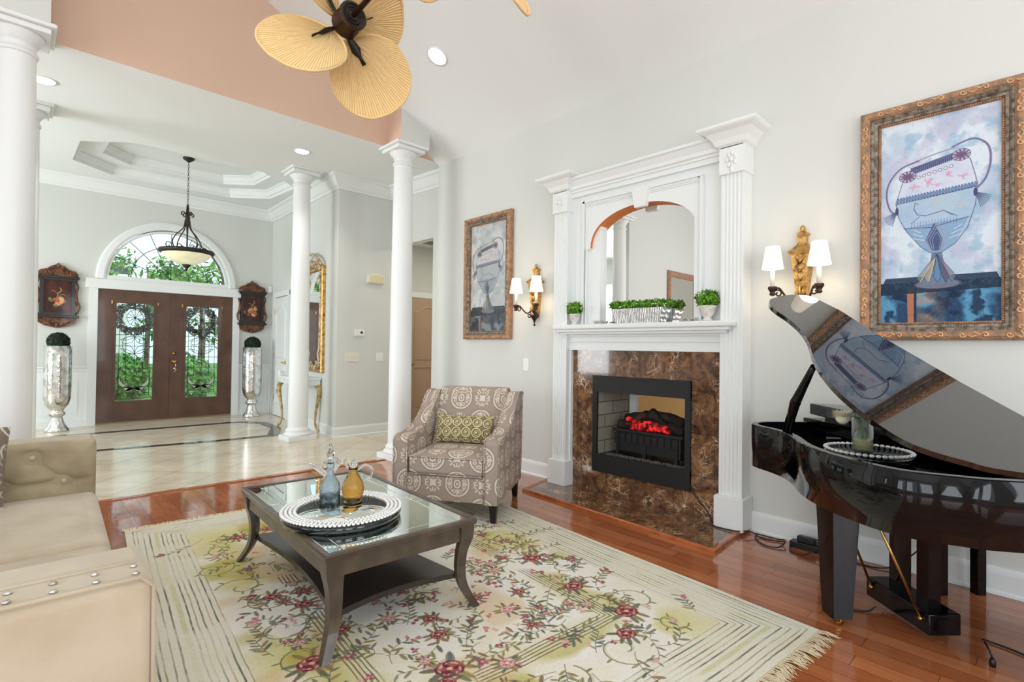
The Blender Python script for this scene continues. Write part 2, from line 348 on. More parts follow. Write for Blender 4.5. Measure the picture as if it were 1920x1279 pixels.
def marble():
    m = M('emperador_marble', (1, 1, 1), .1, coat=.5, coatr=.03); n = m.node_tree; b = n.nodes['Principled BSDF']; L = n.links; tcn = n.nodes['Texture Coordinate']
    ns = n.nodes.new('ShaderNodeTexNoise'); ns.inputs['Scale'].default_value = 7; ns.inputs['Detail'].default_value = 12; ns.inputs['Roughness'].default_value = .76; ns.inputs['Distortion'].default_value = 1.4; L.new(tcn.outputs['Object'], ns.inputs['Vector'])
    r = n.nodes.new('ShaderNodeValToRGB'); e = r.color_ramp.elements; e[0].position = .32; e[0].color = (*s2l(30, 20, 15), 1); e[1].position = .72; e[1].color = (*s2l(180, 134, 88), 1)
    x = e.new(.46); x.color = (*s2l(88, 62, 46), 1); x = e.new(.58); x.color = (*s2l(136, 98, 66), 1); L.new(ns.outputs['Fac'], r.inputs[0])
    def vein(sc, wd, dist):
        d = n.nodes.new('ShaderNodeTexNoise'); d.inputs['Scale'].default_value = 3; d.inputs['Detail'].default_value = 4; L.new(tcn.outputs['Object'], d.inputs['Vector'])
        ad = n.nodes.new('ShaderNodeVectorMath'); ad.operation = 'MULTIPLY_ADD'; ad.inputs[1].default_value = (dist,)*3; L.new(d.outputs['Color'], ad.inputs[0]); L.new(tcn.outputs['Object'], ad.inputs[2])
        v = n.nodes.new('ShaderNodeTexVoronoi'); v.feature = 'DISTANCE_TO_EDGE'; v.inputs['Scale'].default_value = sc; L.new(ad.outputs[0], v.inputs['Vector'])
        q = n.nodes.new('ShaderNodeValToRGB'); q.color_ramp.elements[0].color = (1, 1, 1, 1); q.color_ramp.elements[1].color = (0, 0, 0, 1); q.color_ramp.elements[1].position = wd; L.new(v.outputs['Distance'], q.inputs[0])
        g = n.nodes.new('ShaderNodeTexNoise'); g.inputs['Scale'].default_value = 6; L.new(tcn.outputs['Object'], g.inputs['Vector'])
        h = n.nodes.new('ShaderNodeValToRGB'); h.color_ramp.elements[0].position = .5; h.color_ramp.elements[1].position = .62; L.new(g.outputs['Fac'], h.inputs[0])
        mm = n.nodes.new('ShaderNodeMath'); mm.operation = 'MULTIPLY'; L.new(q.outputs[0], mm.inputs[0]); L.new(h.outputs[0], mm.inputs[1]); return mm
    v1 = vein(6.5, .022, .6); v2 = vein(17, .06, .5)
    a = n.nodes.new('ShaderNodeMix'); a.data_type = 'RGBA'; a.inputs[7].default_value = (*s2l(204, 168, 132), 1); L.new(v2.outputs[0], a.inputs[0]); L.new(r.outputs[0], a.inputs[6])
    c = n.nodes.new('ShaderNodeMix'); c.data_type = 'RGBA'; c.inputs[7].default_value = (*s2l(226, 210, 188), 1); L.new(v1.outputs[0], c.inputs[0]); L.new(a.outputs[2], c.inputs[6])
    # tile joints every 30 cm
    sp = n.nodes.new('ShaderNodeSeparateXYZ'); L.new(tcn.outputs['Object'], sp.inputs[0]); prev = None
    for ax in 'YZ':
        f = n.nodes.new('ShaderNodeMath'); f.operation = 'PINGPONG'; f.inputs[1].default_value = .155; L.new(sp.outputs[ax], f.inputs[0])
        g = n.nodes.new('ShaderNodeMath'); g.operation = 'LESS_THAN'; g.inputs[1].default_value = .0015; L.new(f.outputs[0], g.inputs[0])
        if prev is None: prev = g
        else:
            h = n.nodes.new('ShaderNodeMath'); h.operation = 'MAXIMUM'; L.new(prev.outputs[0], h.inputs[0]); L.new(g.outputs[0], h.inputs[1]); prev = h
    z = n.nodes.new('ShaderNodeMix'); z.data_type = 'RGBA'; z.inputs[7].default_value = (.01, .008, .006, 1); L.new(prev.outputs[0], z.inputs[0]); L.new(c.outputs[2], z.inputs[6])
    L.new(z.outputs[2], b.inputs['Base Color']); return m
def brickmat(name, c1, c2, mo, w=.2, h=.07, rot=0):
    m = M(name, (1, 1, 1), .85); n = m.node_tree; b = n.nodes['Principled BSDF']; tcn = n.nodes['Texture Coordinate']
    mp = n.nodes.new('ShaderNodeMapping'); mp.inputs['Rotation'].default_value = rot if rot else (0, 0, 0); n.links.new(tcn.outputs['Object'], mp.inputs[0])
    k = n.nodes.new('ShaderNodeTexBrick'); k.inputs['Scale'].default_value = 1; k.inputs['Brick Width'].default_value = w; k.inputs['Row Height'].default_value = h; k.inputs['Mortar Size'].default_value = .005
    k.inputs['Color1'].default_value = (*c1, 1); k.inputs['Color2'].default_value = (*c2, 1); k.inputs['Mortar'].default_value = (*mo, 1)
    n.links.new(mp.outputs[0], k.inputs['Vector']); n.links.new(k.outputs['Color'], b.inputs['Base Color']); return m
def pane_glass():
    m = bpy.data.materials.new('bevelled_glass'); m.use_nodes = True; n = m.node_tree; n.nodes.clear()
    o = n.nodes.new('ShaderNodeOutputMaterial'); t = n.nodes.new('ShaderNodeBsdfTransparent'); g = n.nodes.new('ShaderNodeBsdfGlossy'); mx = n.nodes.new('ShaderNodeMixShader')
    t.inputs[0].default_value = (.86, .95, .93, 1); g.inputs['Roughness'].default_value = .02; mx.inputs[0].default_value = .1
    n.links.new(t.outputs[0], mx.inputs[1]); n.links.new(g.outputs[0], mx.inputs[2]); n.links.new(mx.outputs[0], o.inputs[0]); return m
def thin_glass(name, col, gl=.14, dif=.18, bump=None):
    m = bpy.data.materials.new(name); m.use_nodes = True; n = m.node_tree; n.nodes.clear()
    o = n.nodes.new('ShaderNodeOutputMaterial'); t = n.nodes.new('ShaderNodeBsdfTransparent'); g = n.nodes.new('ShaderNodeBsdfGlossy'); d = n.nodes.new('ShaderNodeBsdfDiffuse'); a = n.nodes.new('ShaderNodeMixShader'); c = n.nodes.new('ShaderNodeMixShader')
    t.inputs[0].default_value = (*col, 1); d.inputs[0].default_value = (*[min(1, x*.8+.2) if x > .9 else x for x in col], 1); g.inputs['Roughness'].default_value = .03; a.inputs[0].default_value = dif
    n.links.new(t.outputs[0], a.inputs[1]); n.links.new(d.outputs[0], a.inputs[2])
    lw = n.nodes.new('ShaderNodeLayerWeight'); lw.inputs[0].default_value = gl; n.links.new(lw.outputs['Facing'], c.inputs[0]); n.links.new(a.outputs[0], c.inputs[1]); n.links.new(g.outputs[0], c.inputs[2])
    if bump:
        tcn = n.nodes.new('ShaderNodeTexCoord'); v = n.nodes.new('ShaderNodeTexVoronoi'); v.inputs['Scale'].default_value = bump; bp = n.nodes.new('ShaderNodeBump'); bp.inputs['Strength'].default_value = .8; bp.inputs['Distance'].default_value = .004
        n.links.new(tcn.outputs['Object'], v.inputs['Vector']); n.links.new(v.outputs['Distance'], bp.inputs['Height']); n.links.new(bp.outputs[0], g.inputs['Normal']); n.links.new(bp.outputs[0], d.inputs['Normal'])
    n.links.new(c.outputs[0], o.inputs[0]); return m
m_blueg = M('pale_blue_glass', (.80, .91, 1.), .02, trans=1., ior=1.35, bump=(70, .35)); m_amberg = M('amber_glass', (1., .74, .34), .03, trans=1., ior=1.35, bump=(60, .3)); m_thin = thin_glass('thin_clear_glass', (.97, .98, .98), .2, .08)
m_floor = wood_floor(); m_tile = tile_floor(); m_marble = marble(); m_pane = pane_glass()
m_thresh = M('oak_strip', s2l(178, 100, 52), .2, coat=.4, var=(14, s2l(146, 78, 40), .4, .7))
m_inlay = M('black_marble_inlay', s2l(52, 50, 46), .08, var=(14, s2l(80, 78, 70), .5, .75))
m_doorwood = M('door_wood', s2l(96, 66, 50), .38, coat=.25, var=(5, s2l(78, 52, 38), .35, .7))

# ---------------------------------------------------------------- room shell
W = 3.67; D = 9.8; ZF = 3.43          # living wall plane, entrance wall, foyer ceiling at its front edge
def zc(y): return ZF+.04*(y-5.1)      # foyer ceiling
def vz(x): return 3.40+.53*(W-x) if x > 1.69 else (4.449 if x > -1.95 else 4.449-.538*(-1.95-x))
XA = (3.12, 6.58); XB = (3.40, D)     # right side wall of the foyer
def xr(y): return XA[0]+(XB[0]-XA[0])*(y-XA[1])/(XB[1]-XA[1])
b = MB(); ty = lambda x: 5.08-.029*x
b.poly([(-4, -3.2, 0), (W+.02, -3.2, 0), (W+.02, ty(W), 0), (-4, ty(-4), 0)]); struct('floor', b, m_floor)
b = MB(); b.poly([(-4, ty(-4), 0), (5.6, ty(5.6), 0), (5.6, 10.4, 0), (-4, 10.4, 0)]); struct('floor_foyer', b, m_tile)
b = MB(); b.prism([(-4, ty(-4)-.03), (W, ty(W)-.03), (W, ty(W)+.03), (-4, ty(-4)+.03)], 0, .008); struct('trim_1', b, m_thresh)
# black inlay border in the foyer floor
o_ = [(.30, 7.5), (.12, 7.75), (.12, 8.55), (.42, 9.0), (2.66, 8.92), (2.93, 8.55), (2.90, 7.9), (2.64, 7.22), (1.9, 7.245)]
i_ = [(.36, 7.6), (.21, 7.80), (.21, 8.5), (.47, 8.87), (2.58, 8.79), (2.79, 8.47), (2.77, 7.93), (2.52, 7.345), (1.9, 7.36)]
b = MB(); A = [b.b.verts.new((*p, .003)) for p in o_]; B = [b.b.verts.new((*p, .003)) for p in i_]
for i in range(len(o_)): b.face([A[i], A[(i+1) % len(o_)], B[(i+1) % len(o_)], B[i]])
struct('trim_2', b, m_inlay)
# living room walls
FY0, FY1, FZ0, FZ1 = 1.86, 2.69, .21, .98     # firebox opening in the wall
b = MB()
def wx(x, y0, y1, z0, z1): b.poly([(x, y0, z0), (x, y1, z0), (x, y1, z1), (x, y0, z1)])
wx(W, -3.2, FY0, 0, 3.4); wx(W, FY1, 5.1, 0, 3.4); wx(W, FY0, FY1, 0, FZ0); wx(W, FY0, FY1, FZ1, 3.4)
b.poly([(W, 5.1, 0), (3.94, 5.1, 0), (3.94, 5.1, 3.45), (W, 5.1, 3.4)])
struct('wall_right', b, m_wall)
b = MB(); wx(-3.9, -3.2, -2.3, 0, 3.4); wx(-3.9, -2.3, 3.5, 2.9, 3.4); wx(-3.9, -2.3, 3.5, 0, .4); wx(-3.9, 3.5, 5.1, 0, 3.4)
for y in (-.9, -.7+.0, 1.3, 1.5): pass
wx(-3.9, -.95, -.65, .4, 2.9); wx(-3.9, 1.25, 1.55, .4, 2.9); wx(-3.9, 5.1, 6.0, 0, 3.5); wx(-3.9, 8.8, D, 0, 3.6); wx(-3.9, 6.0, 8.8, 2.9, 3.6); wx(-3.9, 6, 8.8, 0, .5)
struct('wall_left', b, m_wall)
def wy(y, x0, x1, z0, z1): b.poly([(x0, y, z0), (x1, y, z0), (x1, y, z1), (x0, y, z1)])
b = MB(); wy(-3.2, -3.9, -2.9, 0, 3.4); wy(-3.2, -2.9, 2.5, 0, .4); wy(-3.2, 2.5, W, 0, 3.4); wy(-3.2, -1.5, -.9, .4, 2.9); wy(-3.2, .5, 1.1, .4, 2.9)
b.poly([(-2.9, -3.2, 2.9), (2.5, -3.2, 2.9), (2.5, -3.2, 3.4), (1.69, -3.2, 4.449), (-1.95, -3.2, 4.449), (-2.9, -3.2, 3.4)])
b.poly([(2.5, -3.2, 3.4), (W, -3.2, 3.4), (1.69, -3.2, 4.449)]); b.poly([(-3.9, -3.2, 3.4), (-2.9, -3.2, 3.4), (-1.95, -3.2, 4.449)])
struct('wall_back', b, m_wall)
# white wall beside the left column and the salmon face above the foyer opening
b = MB(); wy(5.1, -3.9, -.45, 0, 3.4); b.poly([(-3.9, 5.1, 3.4), (-.45, 5.1, 3.4), (-.45, 5.1, 4.449), (-1.95, 5.1, 4.449)]); b.poly([(-.45, 5.1, ZF), (.165, 5.1, ZF), (.165, 5.1, 4.449), (-.45, 5.1, 4.449)])
wx(-.45, 5.1, 5.4, 0, 3.44); struct('wall_front', b, m_wall)
b = MB(); b.poly([(.165, 5.1, ZF), (W+.27, 5.1, ZF), (W+.27, 5.1, 3.40), (W, 5.1, 3.40), (1.69, 5.1, 4.449), (.165, 5.1, 4.449)]); struct('wall_salmon', b, m_salmon)
# vaulted ceiling
b = MB(); y0, y1 = -3.2, 5.1
xs = [W, 1.69, -1.95, -3.9]
for p, q in zip(xs, xs[1:]): b.quad((p, y0, vz(p)), (q, y0, vz(q)), (q, y1, vz(q)), (p, y1, vz(p)))
struct('ceiling', b, m_ceil)
# wall blocks over the two front columns
for nm, x0, x1 in (('trim_3', 2.965, 3.33), ('trim_4', -.21, .165)):
    b = MB(); y0, y1 = 4.81, 5.1
    zt = lambda x: vz(x)+.0
    pts = [(x0, y0, 3.43), (x1, y0, 3.43), (x1, y0, zt(x1)), (x0, y0, zt(x0))]; b.poly(pts)
    b.poly([(x1, y0, 3.43), (x1, y1, 3.43), (x1, y1, zt(x1)), (x1, y0, zt(x1))]); b.poly([(x0, y0, 3.43), (x1, y0, 3.43), (x1, y1, 3.43), (x0, y1, 3.43)])
    b.mi = 1; b.poly([(x0, y0, 3.43), (x0, y1, 3.43), (x0, y1, zt(x0)), (x0, y0, zt(x0))])
    struct(nm, b, [m_wall, m_salmon])
# foyer walls
b = MB(); b.poly([(*XA, 0), (*XB, 0), (*XB, 3.62), (*XA, 3.5)])
struct('wall_foyer_right', b, m_wall)
b = MB(); b.box(XA[0], 6.58, 0, 4.2, 6.70, 3.5); b.box(4.08, 6.70, 0, 4.2, 7.45, 3.0); struct('wall_hall_corner', b, m_wall)
b = MB(); b.box(3.92, 5.1, 0, 4.04, 5.55, 3.5); b.box(3.92, 5.55, 2.64, 4.04, 6.58, 3.5); struct('wall_hall_front', b, m_wall)
b = MB(); b.box(4.0, 5.0, 0, 5.6, 5.1, 2.95); b.box(5.5, 5.1, 0, 5.6, 7.4, 2.95)
b.box(4.2, 7.35, 0, 4.72, 7.45, 2.95); b.box(5.44, 7.35, 0, 5.6, 7.45, 2.95); b.box(4.72, 7.35, 2.04, 5.44, 7.45, 2.95); struct('wall_hall', b, m_wall)
b = MB(); b.box(3.94, 5.0, 2.9, 5.6, 7.45, 2.95); struct('ceiling_hall', b, m_ceil)
# entrance wall with door opening and half-round fanlight
DX0, DX1, DZ, FC, FR = .93, 2.75, 2.03, (1.84, 2.20), .83
b = MB(); y = D
wy(y, -3.9, DX0-.02, 0, 2.2); wy(y, DX1+.02, XB[0], 0, 2.2); wy(y, DX0-.02, DX1+.02, DZ+.02, 2.2)
N = 24; R = FR+.02; T3 = 3.62
arc = [(FC[0]+R*math.cos(PI*i/N), FC[1]+R*math.sin(PI*i/N)) for i in range(N+1)]
for (xa, za), (xb, zb) in zip(arc, arc[1:]): b.poly([(xa, y, za), (xb, y, zb), (xb, y, T3), (xa, y, T3)])
wy(y, -3.9, FC[0]-R, 2.2, T3); wy(y, FC[0]+R, XB[0], 2.2, T3); struct('wall_entrance', b, m_wall)
# foyer ceiling with an octagonal two-step tray
TC = (1.76, 8.25); 
def octo(sx, sy, c): return [(TC[0]-sx, TC[1]-sy+c), (TC[0]-sx+c, TC[1]-sy), (TC[0]+sx-c, TC[1]-sy), (TC[0]+sx, TC[1]-sy+c), (TC[0]+sx, TC[1]+sy-c), (TC[0]+sx-c, TC[1]+sy), (TC[0]-sx+c, TC[1]+sy), (TC[0]-sx, TC[1]+sy-c)]
O1 = octo(1.22, .97, .46); O2 = octo(.93, .70, .34); H1, H2 = .13, .26
b = MB(); vv = lambda p, dz=0: b.b.verts.new((p[0], p[1], zc(p[1])+dz))
o1 = [vv(p) for p in O1]; out = [vv(p) for p in ((-3.9, 5.1), (3.95, 5.1), (3.95, 9.8), (-3.9, 9.8))]
mid = [vv(p) for p in ((TC[0], 5.1), (3.95, TC[1]), (TC[0], 9.8), (-3.9, TC[1]))]
b.face([out[0], mid[0], o1[2], o1[1], o1[0], mid[3]][:2]+[o1[2], o1[1], o1[0], mid[3]]); b.face([mid[0], out[1], mid[1], o1[3], o1[2]]); b.face([mid[1], out[2], mid[2], o1[6], o1[5], o1[4], o1[3]]); b.face([mid[2], out[3], mid[3], o1[0], o1[7], o1[6]])
o1h = [vv(p, H1) for p in O1]; o2 = [vv(p, H1) for p in O2]; o2h = [vv(p, H2) for p in O2]
for i in range(8):
    j = (i+1) % 8; b.face([o1[i], o1[j], o1h[j], o1h[i]]); b.face([o1h[i], o1h[j], o2[j], o2[i]]); b.face([o2[i], o2[j], o2h[j], o2h[i]])
b.face(o2h); struct('ceiling_foyer', b, m_ceil)
# moulding inside each tray step
def P3(pts, dz): return [(p[0], p[1], zc(p[1])+dz) for p in pts]
cr = [(0, 0), (.0, -.09), (.02, -.09), (.05, -.03), (.07, -.02), (.07, 0)]
b = MB(); b.sweep(P3(O1, H1), cr, True); struct('trim_5', b, m_ceil)
b = MB(); b.sweep(P3(O2, H2), cr, True); struct('trim_6', b, m_ceil)
# crown moulding of the foyer
cprof = [(0, 0), (0, -.175), (.018, -.175), (.024, -.15), (.045, -.135), (.085, -.07), (.10, -.045), (.13, -.03), (.14, -.012), (.14, 0)]
b = MB(); path = [(3.92, 5.11, zc(5.11)), (3.92, 6.58, zc(6.58)), (XA[0], XA[1], zc(6.58)), (XB[0], XB[1], zc(D)), (-3.9, D, zc(D))]
b.sweep(path, cprof); struct('trim_7', b, m_white)
# baseboards
bb = [(0, 0), (0, .135), (.008, .135), (.014, .12), (.016, .105), (.016, .02), (.026, .012), (.028, 0)]
def base(name, path): b = MB(); b.sweep(path, bb); struct(name, b, m_white)
base('baseboard_right', [(W, -3.2, 0), (W, 1.42, 0)]); base('baseboard_right_rear', [(W, 3.14, 0), (W, 5.1, 0)])
base('baseboard_hall', [(3.9, 6.58, 0), (XA[0], XA[1], 0), (xr(8.58), 8.58, 0)])
base('baseboard_front', [(-.45, 5.1, 0), (-3.9, 5.1, 0), (-3.9, -3.2, 0), (W, -3.2, 0)])
# chair rail and panel moulding beside the entrance doors
rail = [(0, -.03), (0, .05), (.03, .05), (.036, .035), (.02, .02), (.018, -.01), (.012, -.03)]
b = MB(); b.sweep([(DX0-.11, D, .82), (-3.9, D, .82)], rail); b.sweep([(XB[0], D, .82), (DX1+.11, D, .82)], rail); struct('trim_8', b, m_white)
b = MB()
for x0, x1 in ((-.5, .0), (.06, .70), (2.94, 3.32)):
    b.sweep([(x0, D, .2), (x0, D, .66), (x1, D, .66), (x1, D, .2)], [(0, 0), (0, .012), (.02, .012), (.02, 0)], True, up=(0, -1, 0))
struct('trim_9', b, m_white)
b = MB(); b.box(-3.9, D-.008, 0, DX0-.11, D, .79); b.box(DX1+.11, D-.008, 0, XB[0]-.005, D, .79); b.box(-3.9, D-.02, 0, DX0-.11, D, .1); b.box(DX1+.11, D-.02, 0, XB[0]-.01, D, .1); struct('trim_10', b, m_white)
# casing of the doors and of the fanlight
b = MB(); b.box(DX0-.11, D-.03, 0, DX0-.005, D+.02, DZ+.01); b.box(DX1+.005, D-.03, 0, DX1+.11, D+.02, DZ+.01); b.box(DX0-.15, D-.045, DZ-.004, DX1+.15, D+.02, 2.17, bev=.006)
struct('trim_11', b, m_white)
b = MB(); path = [(FC[0]+FR*math.cos(PI*i/32), D-.03, FC[1]-.03+(FR+.02)*math.sin(PI*i/32)+.02*0) for i in range(33)]
b.sweep(path, [(0, -.05), (0, .01), (-.03, .02), (-.10, .012), (-.12, -.0), (-.12, -.05)], up=(0, -1, 0)); struct('trim_12', b, m_white)
# threshold of the entrance doors
b = MB(); b.box(DX0, D-.03, 0, DX1, D+.1, .018); struct('trim_13', b, M('worn_brass_sill', s2l(150, 128, 96), .4, metal=.4))
# hall ceiling grille
t = thing('ceiling_grille', 'grey slatted air return grille in the hall ceiling above the tan door', 'vent', (4.85, 6.75, 2.9))
b = MB(); b.box(-.3, -.3, -.015, .3, .3, 0); obj('frame', b, m_white, t)
b = MB()
for i in range(9): b.box(-.26, -.24+i*.06-.012, -.022, .26, -.24+i*.06+.012, -.012)
obj('slats', b, M('grille_grey', s2l(150, 140, 122), .6), t)
# ---------------------------------------------------------------- outside the entrance
b = MB(); b.box(-14, 10.42, -.16, 16, 40, -.12); struct('lawn', b, m_lawn)
b = MB(); b.box(-1.5, 9.95, -.12, 5.2, 12.6, -.02); struct('porch', b, M('porch_concrete', s2l(170, 165, 155), .8))
m_brick = brickmat('brown_brick', s2l(120, 84, 64), s2l(96, 64, 48), s2l(150, 140, 125), .07, .2)
b = MB(); N = 28; r0, r1 = .84, 1.1; yb = 9.84; cx, cz = FC[0], FC[1]
V = []
for i in range(N+1):
    a = PI*i/N; V.append([b.b.verts.new((cx+r*math.cos(a), yy, cz+r*math.sin(a))) for (r, yy) in ((r0, yb), (r1, yb), (r0, yb+.3))])
for A, B in zip(V, V[1:]): b.face([A[0], B[0], B[1], A[1]]); b.face([A[0], A[2], B[2], B[0]])
for A, B in zip(V, V[1:]): b.face([A[2], A[2], B[2]][:0] or [b.b.verts.new(A[2].co), b.b.verts.new(B[2].co), b.b.verts.new(B[2].co+Vector((0, .0, .35))), b.b.verts.new(A[2].co+Vector((0, 0, .35)))])
tag(obj('brick_archway', b, m_brick), 'brown brick archway of the porch seen through the fanlight', 'archway')
def foliage(n, c, rad, size, rng, mb=None, sq=(1, 1, 1), shell=.55):
    mb = mb or MB()
    for i in range(n):
        d = Vector((rng.gauss(0, 1), rng.gauss(0, 1), rng.gauss(0, 1))).normalized(); rr = rad*(shell+(1-shell)*rng.random())
        p = Vector(c)+Vector((d.x*rr*sq[0], d.y*rr*sq[1], d.z*rr*sq[2]))
        u = Vector((rng.gauss(0, 1), rng.gauss(0, 1), rng.gauss(0, 1))).normalized(); v = (d*.6+u).cross(u).normalized(); s = size*(.6+.8*rng.random())
        q = [p-u*s, p+v*s*.45, p+u*s, p-v*s*.45]
        mb.face([mb.b.verts.new(x) for x in q])
    return mb
rg = random.Random(3)
def tree(lab, x, y, h, rad):
    t = thing('leafy_tree', lab, 'tree', (x, y, -.12), group='trees beyond the porch')
    b = MB(); b.tube([(0, 0, 0), (.05, 0, h*.5), (0, 0, h)], [.12, .09, .03]); obj('trunk', b, M('bark', s2l(110, 90, 70), .9), t)
    b = MB()
    for i in range(9):
        a = rg.random()*2*PI; c = (math.cos(a)*rad*.8, math.sin(a)*rad*.6, h*.55+rg.random()*h*.5); foliage(150, c, rad*.5, .12, rg, b, shell=.2)
    obj('crown', b, m_leaf, t)
tree('green leafy tree in the left half of the fanlight', .9, 19.5, 3.9, 1.5)
tree('green leafy tree low in the right half of the fanlight', 4.3, 18.5, 3.2, 1.6)
tree('green leafy tree far off behind the middle of the fanlight', 5.0, 32, 5.2, 1.9)
for i, (x, y, lab) in enumerate(((.9, 13.6, 'round green shrub behind the left door glass'), (2.9, 13.9, 'round green shrub behind the right door glass'), (1.9, 15.4, 'round green shrub behind the gap between the doors'))):
    t = thing('round_shrub', lab, 'shrub', (x, y, -.12)); obj('foliage', foliage(1500, (0, 0, .5), .62, .07, rg, shell=.75), m_leaf, t)
t = thing('house', 'distant white house gable with grey roof seen in the fanlight', 'house', (3.2, 26, -.12))
b = MB(); b.box(-.25, 0, 0, .2, 3, 4.10); obj('wall', b, brickmat('white_siding', s2l(235, 232, 228), s2l(228, 224, 220), s2l(190, 186, 182), 8, .18, (PI/2, 0, 0)), t)
b = MB(); b.prism([(-.34, 4.1), (.29, 4.1), (.2, 4.33), (-.25, 4.33)], 0, 3.2, T=Matrix.Rotation(PI/2, 4, 'X') @ Matrix.Scale(-1, 4, (0, 0, 1))); obj('roof', b, M('shingle', s2l(90, 92, 98), .9), t)

# ---------------------------------------------------------------- entrance doors and fanlight
m_came = M('lead_came', s2l(70, 70, 72), .35, metal=.8)
m_frost = M('white_bevel', s2l(235, 235, 225), .3, trans=.6)
def leaf_curve(x0, z0, x1, z1, bulge, n=8):
    dx, dz = x1-x0, z1-z0; L = math.hypot(dx, dz); nx, nz = -dz/L, dx/L
    return [(x0+dx*t/n+nx*bulge*math.sin(PI*t/n), z0+dz*t/n+nz*bulge*math.sin(PI*t/n)) for t in range(n+1)]
def came_lines():
    L = []; gx0, gx1, gz0, gz1 = -.235, .235, .0, 1.5
    L += [[(-.185, .09), (.185, .09)], [(-.185, .09), (-.185, 1.12)], [(.185, .09), (.185, 1.12)], [(-.185, .09), (-.235, .02)], [(.185, .09), (.235, .02)]]
    for z in (.33, .5, .67, .84, 1.01, 1.12): L += [[(-.235, z), (.235, z)]] if z > .45 else [[(-.235, z), (-.185, z)], [(.185, z), (.235, z)]]
    for x in (-.105, 0, .105): L += [[(x, .36), (x, 1.12)]]
    for s in (-1, 1):
        L += [leaf_curve(0, .20, s*.19, .42, -s*.05), leaf_curve(0, .20, s*.19, .42, -s*.10), leaf_curve(0, .20, s*.14, .22, -s*.05), leaf_curve(0, .20, s*.14, .22, s*.01), leaf_curve(0, .20, s*.10, .14, -s*.02), leaf_curve(0, .2, s*.10, .14, s*.03)]
        L += [leaf_curve(0, .14, 0, .03, s*.03), leaf_curve(0, .60, 0, .72, s*.04), leaf_curve(0, .98, 0, 1.1, s*.04)]
        for z0, z1, x1, bu in ((.72, .86, .15, .05), (.72, .80, .17, .02), (.98, .88, .15, -.05), (.98, .93, .17, -.02)): L += [leaf_curve(0, z0, s*x1, z1, s*bu), leaf_curve(0, z0, s*x1, z1, -s*bu)]
        L += [[(s*.185, .12), (s*.08, .16)]]
    for i in range(12):
        a = PI*2*i/12; L += [[(0, 1.27), (.10*math.cos(a), 1.27+.12*math.sin(a))]]
    L += [[(.10*math.cos(PI*2*i/24), 1.27+.12*math.sin(PI*2*i/24)) for i in range(25)]]
    L += [[(-.235, 1.5), (-.1, 1.36)], [(.235, 1.5), (.1, 1.36)]]
    return L
def rect_frame(b, x0, z0, x1, z1, wx_, wt, wb, y0, y1):
    b.box(x0, y0, z0, x0+wx_, y1, z1); b.box(x1-wx_, y0, z0, x1, y1, z1); b.box(x0+wx_, y0, z0, x1-wx_, y1, z0+wb); b.box(x0+wx_, y0, z1-wt, x1-wx_, y1, z1)
CL = came_lines()
for k, (x0, x1) in enumerate(((DX0, 1.838), (1.842, DX1))):
    dn = struct('door_%d' % (k+1), (lambda b: (rect_frame(b, x0, .024, x1, DZ, .205, .19, .30, D-.01, D+.035), b)[1])(MB()), m_doorwood)
    cx = (x0+x1)/2; g0, g1, h0, h1 = x0+.205, x1-.205, .324, DZ-.19
    b = MB(); rect_frame(b, g0-.015, h0-.015, g1+.015, h1+.015, .03, .03, .03, D-.02, D-.008); obj('glass_moulding', b, m_doorwood, dn)
    b = MB(); b.box(g0, D+.008, h0, g1, D+.014, h1); obj('glass_pane', b, m_pane, dn)
    b = MB()
    for ln in CL: b.tube([(cx+p[0]*(g1-g0)/.48, D+.004, h0+p[1]*(h1-h0)/1.5) for p in ln], .0038, 5)
    obj('leading', b, m_came, dn)
    b = MB()
    for s in (-1, 1):
        for (xa, za, bu, b2) in ((.19, .42, .05, .10), (.14, .22, .05, -.01), (.10, .14, .02, -.03)):
            A = leaf_curve(0, .20, s*xa, za, -s*bu); B = leaf_curve(0, .20, s*xa, za, -s*b2)
            b.poly([(cx+p[0], D+.003, h0+p[1]) for p in A+B[::-1][1:-1]])
    obj('bevelled_petals', b, m_frost, dn)
    for s in (-1, 1):
        b = MB(); b.box(cx+s*.29-.008, D-.022, DZ-.22, cx+s*.29+.008, D-.01, DZ-.17); obj('clip', b, m_brass, dn)
    if k == 1:
        hx = x0+.06
        b = MB(); b.lathe([(0, 0), (.028, 0), (.028, .01), (.012, .014), (.012, .03), (0, .03)], (hx, D-.01, 1.06), 20, T=Matrix.Rotation(PI/2, 3, 'X')); obj('deadbolt', b, m_brass, dn)
        b = MB(); b.lathe([(0, 0), (.034, 0), (.034, .008), (.013, .012), (.013, .04), (.026, .05), (.028, .065), (.018, .078), (0, .08)], (hx, D-.01, .93), 20, T=Matrix.Rotation(PI/2, 3, 'X')); obj('door_knob', b, m_brass, dn)
        b = MB(); b.tube([(hx+.01, D-.06, .90), (hx+.02, D-.055, .87), (hx+.005, D-.055, .83)], .004); b.ball((hx-.0, D-.055, .82), .016); b.ball((hx+.02, D-.055, .80), .012); b.ball((hx+.005, D-.055, .775), .012); obj('key_charm', b, m_silver, dn)
